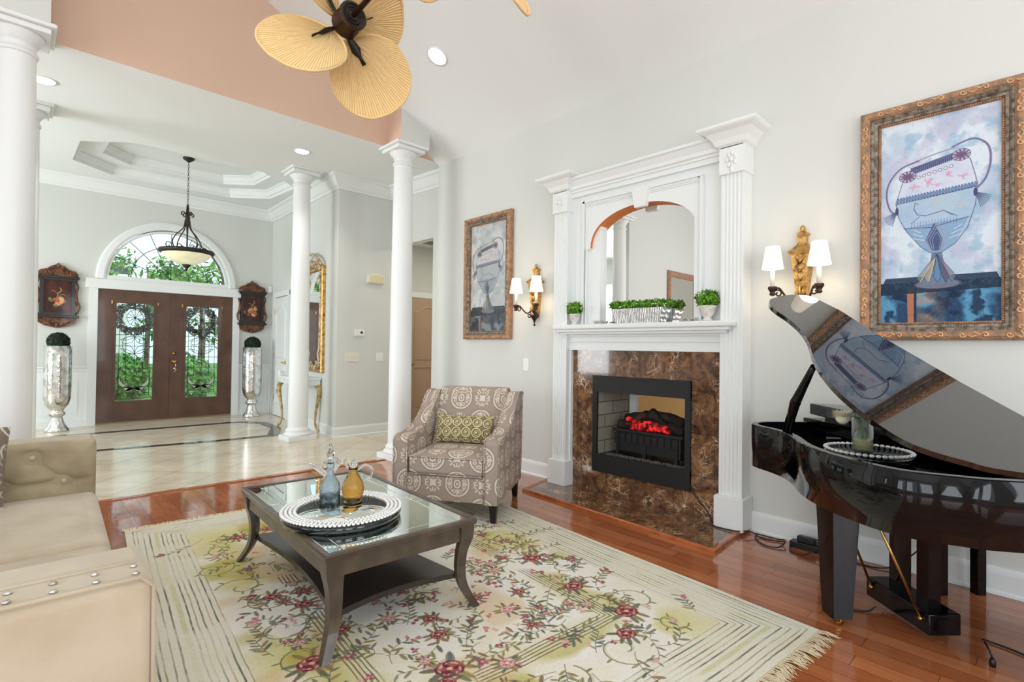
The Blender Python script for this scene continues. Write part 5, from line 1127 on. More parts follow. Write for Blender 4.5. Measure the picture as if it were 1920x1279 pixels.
for x, y, dx, dy in ((-.345, .05, 0, 0), (.345, .05, 0, 0), (-.345, .73, 0, .03), (.345, .73, 0, .03)):
    b = MB(); z0 = ZR if y < .3 else 0; A = [b.b.verts.new((x+a*.018+dx, y+c_*.018+dy, z0)) for a, c_ in ((-1, -1), (1, -1), (1, 1), (-1, 1))]; B = [b.b.verts.new((x+a*.028, y+c_*.028, .142)) for a, c_ in ((-1, -1), (1, -1), (1, 1), (-1, 1))]
    for i in range(4): b.face([A[i], A[(i+1) % 4], B[(i+1) % 4], B[i]])
    b.face(A[::-1]); b.face(B); obj('leg', b, m_darkleg, t)
def cushion_mesh(w_, h_, d_, n=16):
    b = MB()
    for s in (-1, 1):
        b.grid(lambda u, v: ((u-.5)*w_*(1-.05*math.sin(PI*v)), s*d_*.5*(max(0, math.sin(PI*u)*math.sin(PI*v)))**.42, (v-.5)*h_*(1-.07*math.sin(PI*u))), n, n)
    return b
def rings_art(N=256):
    c = Canvas(N, N, (120, 110, 84))
    for i in range(-1, 5):
        for j in range(-1, 5):
            x, y = i*64+32, j*64+32; c.ell(x, y, 27, 27, (222, 208, 160), ring=6); c.ell(x+3, y+2, 15, 15, (204, 190, 130), ring=5); c.ell(x, y, 6, 6, (232, 220, 178)); c.ell(x+32, y+32, 7, 7, (146, 134, 96))
    return c.image('ring_embroidery')
t2 = single('lumbar_pillow', cushion_mesh(.47, .23, .13), imgmat('ring_embroidery', rings_art(), .8, scale=.32, box=True, bump=.4), 'small rectangular pillow with gold ring embroidery on the patterned armchair', 'pillow')
t2.location = Vector((2.205, 2.944, 0))+Matrix.Rotation(math.radians(-56.5), 3, 'Z') @ Vector((-.01, .455, .585)); t2.rotation_euler = (math.radians(-24), 0, math.radians(-56.5))

# ---------------------------------------------------------------- sofa
m_velvet = M('beige_velvet', s2l(196, 182, 158), .85, sheen=.35, var=(5, s2l(182, 166, 140), .4, .65), bump=(220, .12), spec=.2)
m_velvet2 = M('taupe_velvet', s2l(176, 162, 132), .85, sheen=.3, var=(5, s2l(150, 134, 108), .4, .65), bump=(220, .12), spec=.2)
t = thing('sofa', 'beige velvet sofa with tufted arms and nailhead band at the left edge', 'sofa', (.25, 1.415, 0), math.radians(-2.7))
SL = 2.46
b = MB(); b.box(-.93, .10, .10, -.02, SL-.10, .30, bev=.02); obj('base', b, m_velvet, t)
b = MB(); b.box(-1.0, 0, .10, -.78, SL, .70, bev=.04); obj('backrest', b, m_velvet2, t)
for k, (y0, y1) in enumerate(((.275, 1.235), (1.24, SL-.245))):
    b = MB()
    b.box(-.80, y0, .29, .005, y1, .425, bev=.045)
    b.grid(lambda u, v: (-.78+.765*u, y0+.02+(y1-y0-.04)*v, .405+.05*(max(0, math.sin(PI*u)*math.sin(PI*v)))**.35), 14, 14); obj('seat_cushion', b, m_velvet, t)
# near arm
b = MB(); b.box(-.98, 0, .10, 0, .27, .70, bev=.028); na = obj('arm', b, m_velvet, t)
for y in (.115, .005):
    b = MB(); b.tube([(-.97, y, .702), (-.03, y, .702), (-.004, y+.004, .675), (.002, y+.004, .12)], .005, 6); obj('welt', b, m_velvet, na)
for i in range(13):
    for y in (.035, .085):
        b = MB(); b.lathe([(0, .005), (.006, .004), (.008, 0), (0, 0)], (-.035-.071*i, y, .7015), 10); obj('nailhead', b, m_silver, na)
# far arm with buttoned inner face
btn = []
for i in range(9):
    for j, (z, o_) in enumerate(((.60, 0), (.475, .0625))): btn.append((-.22-.20*i+.0+(.10 if j else 0), z))
btn = [(-.26, .625), (-.135, .49), (-.375, .49), (-.51, .625), (-.62, .49), (-.74, .625), (-.86, .49)]
def tuft(u, v):
    x = -.96+.955*u; z = .12+.575*v; d = 0
    for bx_, bz_ in btn:
        r2 = ((x-bx_)**2+(z-bz_)**2); d += .034*math.exp(-r2/.0013)+.018*math.exp(-r2/.012)
    for (ax_, az_), (bx_, bz_) in zip(btn, btn[1:]):
        if abs(ax_-bx_) > .26: continue
        dx_, dz_ = bx_-ax_, bz_-az_; tt_ = max(0, min(1, ((x-ax_)*dx_+(z-az_)*dz_)/(dx_*dx_+dz_*dz_))); q = math.hypot(x-ax_-tt_*dx_, z-az_-tt_*dz_); d += .020*math.exp(-abs(q)/.009)
    for (ax_, az_), (bx_, bz_) in (((-.135, .49), (-.0, .50)), ((-.135, .49), (-.375, .485)), ((-.375, .49), (-.62, .485))):
        dx_, dz_ = bx_-ax_, bz_-az_; tt_ = max(0, min(1, ((x-ax_)*dx_+(z-az_)*dz_)/(dx_*dx_+dz_*dz_))); q = math.hypot(x-ax_-tt_*dx_, z-az_-tt_*dz_); d += .018*math.exp(-abs(q)/.008)
    edge = min(1, min(u, 1-u)*24, (1-v)*14)
    return (x, SL-.262-.012*math.sin(PI*min(1, v))+d*edge+(1-edge**.5)*.03, z)
b = MB(); b.box(-.98, SL-.235, .10, 0, SL, .70, bev=.03); b.grid(tuft, 110, 66); fa = obj('arm', b, m_velvet2, t)
for bx_, bz_ in btn:
    b = MB(); b.ball((bx_, SL-.238, bz_), .013, 10, 6, (1, .6, 1)); obj('button', b, m_velvet, fa)
for x, y in ((-.06, .06), (-.92, .06), (-.06, SL-.06), (-.92, SL-.06)):
    b = MB(); b.lathe([(0, 0), (.018, 0), (.026, .10), (0, .10)], (x, y, 0), 14); obj('foot', b, m_darkleg, t)
def scroll_art(N=256):
    c = Canvas(N, N, (128, 116, 104)); cr = (208, 196, 180)
    for ox in (-N, 0, N):
        for oy in (-N, 0, N):
            for (x, y, s) in ((64, 64, 1), (192, 192, 1), (192, 64, -1), (64, 192, -1)):
                for k in range(2):
                    a0 = k*PI; c.line([(x+ox+(8+3.6*i)*math.cos(a0+s*i*.42), y+oy+(8+3.6*i)*math.sin(a0+s*i*.42)) for i in range(15)], 9, cr)
    return c.image('scroll_weave')
p = single('throw_pillow', cushion_mesh(.44, .44, .16), imgmat('scroll_weave', scroll_art(), .9, scale=.30, box=True), 'grey scroll patterned throw pillow on the sofa at the left edge', 'pillow')
p.location = (-.21, 3.40, .64); p.rotation_euler = (math.radians(-24), math.radians(8), math.radians(12))

# ---------------------------------------------------------------- foyer vases, plaques, console and mirror
def tall_vase(x, y, lab):
    t = thing('tall_vase', lab, 'vase', (x, y, 0), group='tall mercury glass vases beside the entrance')
    pr_ = [(0, 0), (.135, 0), (.138, .02), (.12, .05), (.085, .11), (.065, .18), (.062, .20), (.085, .215), (.095, .24), (.085, .265), (.066, .28), (.09, .31), (.13, .37), (.147, .45), (.150, .55), (.150, 1.02), (.153, 1.17), (.144, 1.17), (.141, 1.1), (0, 1.1)]
    b = MB(); b.lathe(pr_, seg=48); obj('body', b, m_silver, t)
    s = single('boxwood_ball', foliage(2600, (0, 0, 0), .128, .014, random.Random(int(x*9)), shell=.85), m_leafd, lab.replace('tall mercury glass vase', 'round boxwood ball in the tall silver vase'), 'topiary', group='boxwood balls in the tall vases')
    s.location = (x, y, 1.225); b = MB(); b.ball((0, 0, 0), .115, 16, 12); obj('core', b, m_leafd, s)
tall_vase(.48, 9.45, 'tall mercury glass vase left of the entrance doors'); tall_vase(2.97, 9.42, 'tall mercury glass vase right of the entrance doors')
m_plq = M('carved_walnut', s2l(136, 84, 54), .4, coat=.3, var=(26, s2l(66, 38, 24), .4, .62), bump=(70, .8)); m_plqd = M('ebonised_frame', s2l(38, 30, 28), .35, coat=.3)
def fruit_art(seed):
    c = Canvas(160, 200, (50, 26, 20)); r_ = np.random.default_rng(seed)
    n = vnoise(160, 200, 50, r_, 3)[..., None]; c.a = c.a*(.6+.9*n)+np.array((.12, .03, .01), np.float32)*n
    for i in range(16):
        x, y = 80+r_.normal(0, 24), 128+r_.normal(0, 16); col = [(206, 120, 80), (180, 70, 50), (214, 170, 110), (120, 110, 60)][i % 4]; c.ell(x, y, 12+6*r_.random(), 10+5*r_.random(), col, r_.random(), .85); c.ell(x-3, y-4, 4, 3, (240, 210, 170), 0, .6)
    c.line([(76, 110), (82, 80), (104, 58), (92, 44)], 5, (206, 160, 90), .9); c.line([(82, 84), (58, 62), (46, 66)], 4, (190, 140, 80), .8); c.line([(80, 92), (112, 84), (122, 92)], 4, (170, 130, 80), .8)
    return c.image('still_life')
def plaque(xc, lab, seed):
    t = thing('carved_wall_plaque', lab, 'wall plaque', (xc, D, 1.42), group='carved walnut plaques beside the entrance'); y = D-.001
    b = MB(); b.box(xc-.19, y-.05, 1.60, xc-.15, y, 2.13); b.box(xc+.15, y-.05, 1.60, xc+.19, y, 2.13); b.box(xc-.15, y-.05, 1.60, xc+.15, y, 1.64); b.box(xc-.15, y-.05, 2.09, xc+.15, y, 2.13)
    b.box(xc-.235, y-.085, 2.12, xc+.235, y, 2.155, bev=.008); b.box(xc-.215, y-.07, 2.095, xc+.215, y, 2.12); b.box(xc-.235, y-.085, 1.565, xc+.235, y, 1.60, bev=.008); b.box(xc-.215, y-.07, 1.60, xc+.215, y, 1.618); obj('frame', b, m_plqd, t, True)
    b = MB(); b.quad((xc-.15, y-.025, 1.64), (xc+.15, y-.025, 1.64), (xc+.15, y-.025, 2.09), (xc-.15, y-.025, 2.09)); o = obj('panel_painting', b, imgmat('still_life', fruit_art(seed).image if False else fruit_art(seed), .4, coat=.3), t, True)
    L = wloc(t); set_uv(o, lambda v: ((v.x+.15)/.3, (v.z+L.z-1.64)/.45))
    YX = Matrix(((1, 0, 0, xc), (0, 0, -1, y), (0, 1, 0, 0), (0, 0, 0, 1)))
    top = [(-.225, 2.155), (.225, 2.155)]+[(.225-.0*i, 2.155) for i in ()]+[(.215, 2.20), (.18, 2.235), (.12, 2.255), (.07, 2.30), (.03, 2.315), (.0, 2.345), (-.03, 2.315), (-.07, 2.30), (-.12, 2.255), (-.18, 2.235), (-.215, 2.20)]
    b = MB(); b.prism(top, 0, .04, T=YX)
    for s in (-1, 1):
        for (cx_, cz_, r_) in ((.16, 2.20, .04), (.08, 2.22, .045), (.19, 2.19, .02), (.05, 2.28, .02)): b.tube(spiral((xc+s*cx_, y-.05, cz_), r_, .008, .3, 1.3, (s, 0, 0), (0, 0, 1), 14), .009, 6)
    b.ball((xc, y-.05, 2.30), .02, 10, 8, (1, .6, 1.6)); obj('crest', b, m_plq, t, True)
    b = MB(); b.prism([(-.215, 1.565), (.215, 1.565), (.20, 1.50), (.14, 1.455), (.05, 1.43), (0, 1.42), (-.05, 1.43), (-.14, 1.455), (-.20, 1.50)][::-1], 0, .035, T=YX)
    for s in (-1, 1):
        for k in range(4): b.tube([(xc+s*.02, y-.04, 1.47), (xc+s*(.06+.03*k), y-.05, 1.46+.02*k), (xc+s*(.10+.028*k), y-.045, 1.475+.022*k)], [.004, .011, .004], 6)
    b.ball((xc, y-.04, 1.47), .02, 10, 8, (1, .6, 1.6)); obj('apron', b, m_plq, t, True)
    for s in (-1, 1):
        b = MB(); b.tube(smooth_line([(xc+s*.20, y-.02, 2.09), (xc+s*.222, y-.03, 2.02), (xc+s*.20, y-.03, 1.93), (xc+s*.205, y-.03, 1.82), (xc+s*.235, y-.035, 1.73), (xc+s*.225, y-.03, 1.66), (xc+s*.20, y-.02, 1.62)], 5), [.010+.012*math.sin(PI*i/30)**2 for i in range(31)], 7); obj('side_scroll', b, m_plq, t, True)
plaque(.475, 'carved walnut plaque with fruit painting left of the entrance doors', 1); plaque(3.06, 'carved walnut plaque with fruit painting right of the entrance doors', 2)
t = thing('alarm_box', 'small white alarm box high on the wall right of the right plaque', 'alarm', (3.36, D, 2.16)); b = MB(); b.box(-.03, -.035, 0, .03, 0, .12, bev=.005); obj('case', b, m_outlet, t)
# console table against the slanted wall
def on_wall(s, d=0): y = XA[1]+s; return Vector((xr(y), y, 0))+Vector((-math.cos(sl), math.sin(sl), 0))*d
cl_ = thing('console_table', 'white topped console table with gilt cabriole legs behind the middle column', 'console table', on_wall(1.02, .17), -sl)
b = MB(); b.box(-.16, -.50, .735, .16, .50, .765, bev=.008); obj('top', b, m_white, cl_)
b = MB(); b.box(-.145, -.48, .66, .15, .48, .735)
for i in range(24): b.box(-.15, -.465+i*.04, .672, -.145, -.445+i*.04, .725)
for i in range(7): b.box(-.13+i*.04, -.485, .672, -.11+i*.04, -.48, .725)
obj('apron', b, m_white, cl_)
m_gilt = M('pale_gilt', s2l(206, 180, 130), .45, metal=.35, var=(20, s2l(166, 138, 90), .4, .65), bump=(40, .4))
for x, y in ((-.12, -.44), (.12, -.44), (-.12, .44), (.12, .44)):
    b = MB(); sx = -1 if x < 0 else 1; sy = -1 if y < 0 else 1
    P = smooth_line([(x, y, .66), (x+sx*.02, y+sy*.03, .60), (x+sx*.015, y+sy*.02, .48), (x-sx*.005, y-sy*.01, .30), (x-sx*.012, y-sy*.02, .15), (x, y, .05), (x+sx*.02, y+sy*.03, .018)], 5)
    b.tube(P, [.042-.026*min(1, i/18) for i in range(len(P))], 10); b.ball((x+sx*.025, y+sy*.035, .02), .022, 10, 8)
    for k in (-1, 0, 1): b.tube([(x+sx*.03, y+sy*.03, .60), (x+sx*.045+.012*k, y+sy*.05-.012*k, .54), (x+sx*.04+.014*k, y+sy*.042-.014*k, .47)], [.005, .008, .002], 6)
    obj('leg', b, m_gilt, cl_)
single('gift_box', (lambda b: (b.box(2.905, 7.98, .766, 2.985, 8.06, .835, bev=.004), b)[1])(MB()), m_outlet, 'small white box on the left end of the console table', 'box', (2.945, 8.02, .766))
mt_ = thing('ornate_mirror', 'tall gilt and white carved mirror above the console table', 'mirror', on_wall(.86, .0)+Vector((0, 0, .84)), -sl)
m_crv = M('white_gilt_carving', s2l(206, 190, 160), .35, metal=.3, var=(16, s2l(160, 122, 74), .45, .6), bump=(40, .6))
def mrect(h0, h1, i): return [(-.0, -h0+i, .0+i), (0, -h0+i, h1-i)]
b = MB(); path = [(0, .42, 0), (0, -.42, 0), (0, -.42, 1.5), (0, .42, 1.5)]
b.sweep(path, [(0, 0), (0, .04), (.02, .055), (.05, .05), (.06, .03), (.06, 0)], True, up=(-1, 0, 0)); obj('outer_frame', b, m_gold, mt_)
b = MB(); pts = []
for yy, zz in ((-.33, .12), (.33, .12), (.33, 1.36), (-.33, 1.36)): pts.append((-.03, yy, zz))
for i in range(9): b.tube(spiral((-.05, -.30+.075*i, .085+.03*math.sin(i*2)), .045, .01, i, 1.1, (0, 1, 0), (0, 0, 1), 12), .014, 6)
for i in range(9): b.tube(spiral((-.05, -.30+.075*i, 1.50+.07*math.cos((i-4)*.5)), .055, .01, i, 1.1, (0, 1, 0), (0, 0, 1), 12), .015, 6)
for s in (-1, 1):
    P = smooth_line([(-.045, s*.34, .16), (-.05, s*.30, .26), (-.045, s*.345, .40), (-.045, s*.345, 1.15), (-.05, s*.30, 1.28), (-.045, s*.34, 1.4)], 6); b.tube(P, .022, 8)
b.tube(smooth_line([(-.05, -.4, 1.5), (-.08, -.30, 1.60), (-.08, 0, 1.70), (-.08, .30, 1.60), (-.05, .4, 1.5)], 6), .022, 8)
obj('carved_frame', b, m_crv, mt_)
b = MB(); b.box(-.022, -.36, .06, -.012, .36, 1.46); obj('glass', b, m_mirror, mt_)
# pendant
pd = thing('pendant_bowl_light', 'wrought iron pendant with cream glass bowl hanging in the foyer', 'pendant light', (1.757, 8.38, zc(8.38)+H2)); pd.scale = (1.12,)*3
Z0 = (zc(8.38)+H2-1.23)/1.12+1.23; m_iron = M('wrought_iron', s2l(52, 46, 42), .5, metal=.5, var=(30, s2l(104, 84, 60), .55, .75))
b = MB(); b.lathe([(0, 0), (.065, 0), (.06, -.02), (.03, -.04), (.012, -.055), (0, -.055)], seg=24); obj('canopy', b, m_iron, pd)
b = MB(); zt, zb = -.055, -(Z0-2.93); n = int((zt-zb)/.032)
for i in range(n):
    z = zt-(i+.5)*(zt-zb)/n; ax = (1, 0, 0) if i % 2 else (0, 1, 0); P = [(ax[0]*.009*math.cos(a), ax[1]*.009*math.cos(a), z+.021*math.sin(a)) for a in (2*PI*k/10 for k in range(10))]; b.tube(P, .0025, 5, closed=True)
obj('chain', b, m_iron, pd)
b = MB(); zz = lambda z: z-Z0
b.lathe([(0, 2.96), (.012, 2.955), (.018, 2.88), (.028, 2.80), (.03, 2.74), (.014, 2.69), (.009, 2.6), (.009, 2.36), (0, 2.36)], (0, 0, -Z0), 14)
for i in range(4):
    a = i*PI/2+.4; c, s = math.cos(a), math.sin(a)
    P = smooth_line([(.03*c, .03*s, zz(2.76)), (.05*c, .05*s, zz(2.66)), (.14*c, .14*s, zz(2.56)), (.185*c, .185*s, zz(2.47)), (.15*c, .15*s, zz(2.38))], 6); b.tube(P, .007, 6)
    b.tube(spiral((.06*c, .06*s, zz(2.83)), .035, .008, PI, -.9, (c, s, 0), (0, 0, 1), 12), .007, 6)
    b.tube(spiral((.235*c, .235*s, zz(2.415)), .055, .01, -PI/2, 1.3, (-c, -s, 0), (0, 0, 1), 18), .005, 6); b.tube(spiral((.09*c, .09*s, zz(2.42)), .045, .01, -PI/2, 1.3, (c, s, 0), (0, 0, 1), 18), .005, 6)
obj('scroll_frame', b, m_iron, pd)
b = MB(); b.lathe([(.26, 2.335), (.295, 2.345), (.305, 2.365), (.298, 2.385), (.275, 2.375), (.262, 2.35)], (0, 0, -Z0), 48); obj('bowl_rim', b, m_iron, pd)
b = MB(); b.lathe([(.268, 2.34), (.24, 2.30), (.17, 2.25), (.09, 2.215), (.03, 2.205), (0, 2.205)], (0, 0, -Z0), 48); obj('glass_bowl', b, M('alabaster_glass', s2l(226, 222, 186), .3, coat=.4, em=(.95, .93, .72), ems=.35, var=(7, s2l(206, 200, 150), .4, .65)), pd)
b = MB(); b.lathe([(0, 2.125), (.008, 2.13), (.02, 2.165), (.045, 2.195), (.05, 2.212), (0, 2.212)], (0, 0, -Z0), 20); obj('finial', b, m_iron, pd)

# ---------------------------------------------------------------- palm leaf fan
FC_ = Vector((1.241, 2.530, 2.925)); fa_ = Vector((-.0228, -.9990, .0365)).normalized(); Ex = Vector((1, 0, 0)); Ex = (Ex-fa_*Ex.dot(fa_)).normalized(); Ez = fa_.cross(Ex)*-1
if Ez.z > 0: Ez = -Ez
fan = thing('palm_leaf_fan', 'twin-head ceiling fan with tan woven palm leaf blades', 'ceiling fan', FC_+fa_*.45)
def leafmat():
    m = M('woven_palm', s2l(240, 206, 150), .75, spec=.2); n = m.node_tree; bb_ = n.nodes['Principled BSDF']; tcn = n.nodes['Texture Coordinate']
    wv = n.nodes.new('ShaderNodeTexWave'); wv.bands_direction = 'X'; wv.inputs['Scale'].default_value = 14; wv.inputs['Distortion'].default_value = .6; wv.inputs['Detail'].default_value = 2
    n.links.new(tcn.outputs['UV'], wv.inputs['Vector']); r = n.nodes.new('ShaderNodeValToRGB'); r.color_ramp.elements[0].color = (*s2l(218, 170, 104), 1); r.color_ramp.elements[1].color = (*s2l(246, 216, 160), 1); r.color_ramp.elements[0].position = .0; r.color_ramp.elements[1].position = .45
    n.links.new(wv.outputs['Fac'], r.inputs[0]); n.links.new(r.outputs[0], bb_.inputs['Base Color'])
    bp = n.nodes.new('ShaderNodeBump'); bp.inputs['Strength'].default_value = .6; bp.inputs['Distance'].default_value = .006; n.links.new(wv.outputs['Fac'], bp.inputs['Height']); n.links.new(bp.outputs[0], bb_.inputs['Normal'])
    return m
m_palm = leafmat(); m_rimp = M('palm_binding', s2l(240, 208, 150), .8, bump=(120, .6)); m_arm = M('blade_arm_iron', s2l(44, 40, 40), .4, metal=.6)
LO = [(.00, .0), (.015, .06), (.05, .13), (.11, .19), (.19, .213), (.27, .205), (.34, .17), (.395, .10), (.415, .0)]
LO = smooth_line([(a, c_, 0) for a, c_ in LO], 4); LO = [(p.x, p.y) for p in LO]; full = LO+[(p[0], -p[1]) for p in LO[::-1][1:-1]]
def fan_head(c, ax, ang0, pitch, name):
    ex = Ex; ez = Ez
    hub = MB(); R_ = Matrix((ex, ez, ax)).transposed()
    hub.lathe([(0, -.09), (.03, -.09), (.045, -.075), (.07, -.065), (.072, -.05), (.066, .02), (.072, .03), (.072, .045), (.062, .048), (.058, .042), (.048, .044), (.044, .040), (.036, .044), (.03, .04), (.022, .046), (0, .046)], tuple(c), 40, T=R_); hb_ = obj(name, hub, m_bronze, fan, True)
    for rr_ in (.060, .042, .027):
        vr = MB(); vr.tube([c+ax*.0465+ex*rr_*math.cos(PI*i/16)+ez*rr_*math.sin(PI*i/16) for i in range(32)], .003 if rr_ < .05 else .005, 6, closed=True); obj('vent_ring', vr, m_blackm, hb_, True)
    for k in range(4):
        a = ang0+k*PI/2; rad = math.cos(a)*ex+math.sin(a)*ez; tan = (-math.sin(a)*ex+math.cos(a)*ez)
        tp = math.cos(pitch)*tan+math.sin(pitch)*ax; nn = rad.cross(tp)
        org = c-ax*.085+rad*.055
        b = MB(); uvs = []; ctr = b.b.verts.new(org+rad*.03)
        rings = [[ctr]]
        for f_ in (.35, .7, 1.0):
            rings.append([b.b.verts.new(org+rad*(.03+(p[0]-.03)*f_)+tp*p[1]*f_+nn*(.010*math.cos(p[1]*9)*f_)) for p in full])
        nF = len(full)
        for i in range(nF):
            j = (i+1) % nF; b.face([ctr, rings[1][i], rings[1][j]], True)
            for q in (1, 2): b.face([rings[q][i], rings[q+1][i], rings[q+1][j], rings[q][j]], True)
        bl = obj('blade', b, m_palm, fan, True)
        me = bl.data; uv = me.uv_layers.new(name='UVMap'); o3 = org-wloc(fan)
        for poly in me.polygons:
            cen = sum((me.vertices[i].co for i in poly.vertices), Vector())/len(poly.vertices)-o3; ca = math.atan2(cen.dot(tp), cen.dot(rad)-.02)
            for li in poly.loop_indices:
                q = me.vertices[me.loops[li].vertex_index].co-o3; x_, y_ = q.dot(rad)-.02, q.dot(tp); an = math.atan2(y_, x_) if math.hypot(x_, y_) > .02 else ca
                while an-ca > PI: an -= 2*PI
                while ca-an > PI: an += 2*PI
                uv.data[li].uv = (an*.55, math.hypot(x_, y_))
        b = MB(); b.tube([org+rad*p[0]+tp*p[1]+nn*.006 for p in full], .0075, 6, closed=True); obj('binding', b, m_rimp, bl, True)
        b = MB(); top_ = nn if nn.dot(ax) > 0 else -nn
        b.tube([c-ax*.06+rad*.05, org+rad*.02+top_*.012, org+rad*.07+top_*.014, org+rad*.11+top_*.014, org+rad*.15+top_*.012], [.010, .018, .026, .009, .012], 8, flat=.35); obj('blade_arm', b, m_arm, bl, True)
fan_head(FC_, fa_, math.radians(52), math.radians(-34), 'motor_housing')
fan_head(FC_+fa_*.86, -fa_, math.radians(36), math.radians(-30), 'motor_housing')
b = MB(); b.tube([FC_+fa_*.04, FC_+fa_*.82], .014, 14); obj('crossbar', b, m_bronze, fan, True)
b = MB(); q = FC_+fa_*.45; b.lathe([(0, -.07), (.04, -.06), (.05, 0), (.04, .06), (.02, .08), (0, .08)], tuple(q), 24); b.tube([q, (q.x, q.y, 4.42)], .014, 14); b.lathe([(.02, 4.38), (.07, 4.42), (.075, 4.449), (0, 4.449)], (q.x, q.y, 0), 24); obj('downrod', b, m_bronze, fan, True)

# ---------------------------------------------------------------- grand piano
K = math.radians(-42.23); pn = thing('baby_grand_piano', 'glossy black baby grand piano with raised lid at the right edge', 'piano', (2.5, .067, 0), K)
tail = [(.0, -.035), (-.123, -.005), (-.189, .030), (-.261, .07), (-.323, .125), (-.362, .208), (-.388, .331), (-.398, .456), (-.384, .60), (-.352, .72), (-.302, .86), (-.280, .98), (-.285, 1.10), (-.305, 1.20), (-.295, 1.29), (-.24, 1.36), (-.15, 1.395), (0, 1.40)]
tl = [(p.x, p.y) for p in smooth_line([(*p, 0) for p in tail], 5)]
outl = [(.62, -.035)]+tl+[(.22, 1.40), (.42, 1.17), (.60, .94), (.62, .90)]
def inset(P, d):
    out = []; n = len(P)
    for i in range(n):
        a, p, c = Vector(P[i-1]), Vector(P[i]), Vector(P[(i+1) % n]); e1 = (p-a); e2 = (c-p)
        if e1.length < 1e-6: e1 = e2
        if e2.length < 1e-6: e2 = e1
        e1.normalize(); e2.normalize(); n1 = Vector((e1.y, -e1.x)); n2 = Vector((e2.y, -e2.x)); m_ = (n1+n2); m_.normalize(); k = d/max(.4, m_.dot(n1)); out.append((p.x+m_.x*k, p.y+m_.y*k))
    return out
inn = inset(outl, .035); ZB, ZT = .56, .80
# make sure the inset goes inwards
if abs(sum((a[0]*b_[1]-b_[0]*a[1]) for a, b_ in zip(inn, inn[1:]+inn[:1]))) > abs(sum((a[0]*b_[1]-b_[0]*a[1]) for a, b_ in zip(outl, outl[1:]+outl[:1]))): inn = inset(outl, -.035)
b = MB(); n = len(outl); r4 = [[b.b.verts.new((*p, z)) for p in P] for P, z in ((outl, ZB), (outl, ZT-.004), (inset(outl, .004 if inset(outl, .035) == inn else -.004), ZT), (inn, ZT), (inn, ZB+.12))]
for A, B in zip(r4, r4[1:]):
    for i in range(n): b.face([A[i], A[(i+1) % n], B[(i+1) % n], B[i]], A is r4[0])
b.face(r4[0][::-1]); b.face(r4[4]); obj('rim_case', b, m_black, pn)
b = MB(); sb = [p for p in inset(inn, .012 if inset(outl, .035) == inn else -.012)]; b.prism(sb, ZB+.125, ZB+.16); obj('harp_cover', b, m_black, pn)
b = MB(); b.prism([(.24, .0), (.60, .0), (.60, .90), (.40, 1.14), (.20, 1.36), (.18, 1.0)], ZT-.06, ZT+.005); b.prism([(.10, .98), (.50, .98), (.38, 1.12), (.19, 1.35), (.06, 1.36)], ZT+.005, ZT+.03, bev=.003); obj('key_cover', b, m_black, pn)
b = MB(); b.prism([(.07, .98), (.40, .92), (.46, .98), (.30, 1.18), (.19, 1.34), (.10, 1.36)], ZT+.05, ZT+.115, bev=.006); b.prism([(.12, 1.02), (.36, .98), (.20, 1.26), (.14, 1.28)], ZT+.03, ZT+.05); obj('music_desk', b, m_black, pn)
LA = math.radians(30.3); TL = Matrix.Translation((0, -.03, ZT+.012)) @ Matrix.Rotation(LA, 4, 'X') @ Matrix.Translation((0, .03, 0))
lid = [(p[0]*1.0, p[1]) for p in tl if p[1] < 1.36]; lid = lid+[(-.19, 1.385), (-.10, 1.409), (-.03, 1.40), (.0, 1.384), (.056, 1.198), (.089, .941), (.183, .505), (.25, .266), (.31, -.035)]
b = MB(); b.prism(lid, 0, .022, T=TL, bev=.005); obj('lid', b, m_lidblack, pn)
b = MB(); P = [Vector((-.19, 1.13, ZT-.08)), Vector((-.285, .86, ZT+.17)), Vector((-.335, .63, ZT+.36))]; b.tube(P, [.022, .026, .014], 8); b.ball(tuple(P[1]), .027, 8, 6); obj('lid_prop', b, m_black, pn)
def pleg(u, v_, lab=None):
    b = MB(); A = [b.b.verts.new((u+a*.042, v_+c_*.042, .045)) for a, c_ in ((-1, -1), (1, -1), (1, 1), (-1, 1))]; B = [b.b.verts.new((u+a*.062, v_+c_*.062, ZB)) for a, c_ in ((-1, -1), (1, -1), (1, 1), (-1, 1))]
    for i in range(4): b.face([A[i], A[(i+1) % 4], B[(i+1) % 4], B[i]])
    b.face(A[::-1]); b.face(B); l = obj('leg', b, m_black, pn)
    b = MB(); b.lathe([(0, .02), (.014, .02), (.016, .045), (0, .046)], (u, v_, 0), 12); b.lathe([(0, -.011), (.016, -.011), (.018, -.006), (.018, .006), (.016, .011), (0, .011)], (u+.008, v_, .0185), 14, T=Matrix.Rotation(PI/2, 3, 'X')); obj('caster', b, m_brass, l)
pleg(-.255, .575); pleg(.20, 1.30); pleg(.30, .06)
b = MB(); b.box(0.02, .40, .045, .16, .77, .135, bev=.006); ly = obj('pedal_lyre', b, m_black, pn)
for v_ in (.50, .66):
    b = MB(); b.box(.075, v_-.032, .135, .13, v_+.032, ZB); obj('post', b, m_black, ly)
for v_ in (.44, .73):
    b = MB(); b.tube([(.018, v_, .10), (-.18, v_+(.03 if v_ < .5 else -.02), ZB)], .006, 8); b.ball((.016, v_, .10), .011, 8, 6); obj('brace_rod', b, m_brass, ly)
for v_ in (.50, .585, .67):
    b = MB(); b.box(.155, v_-.012, .075, .235, v_+.012, .085, bev=.003); obj('pedal', b, m_brass, ly)
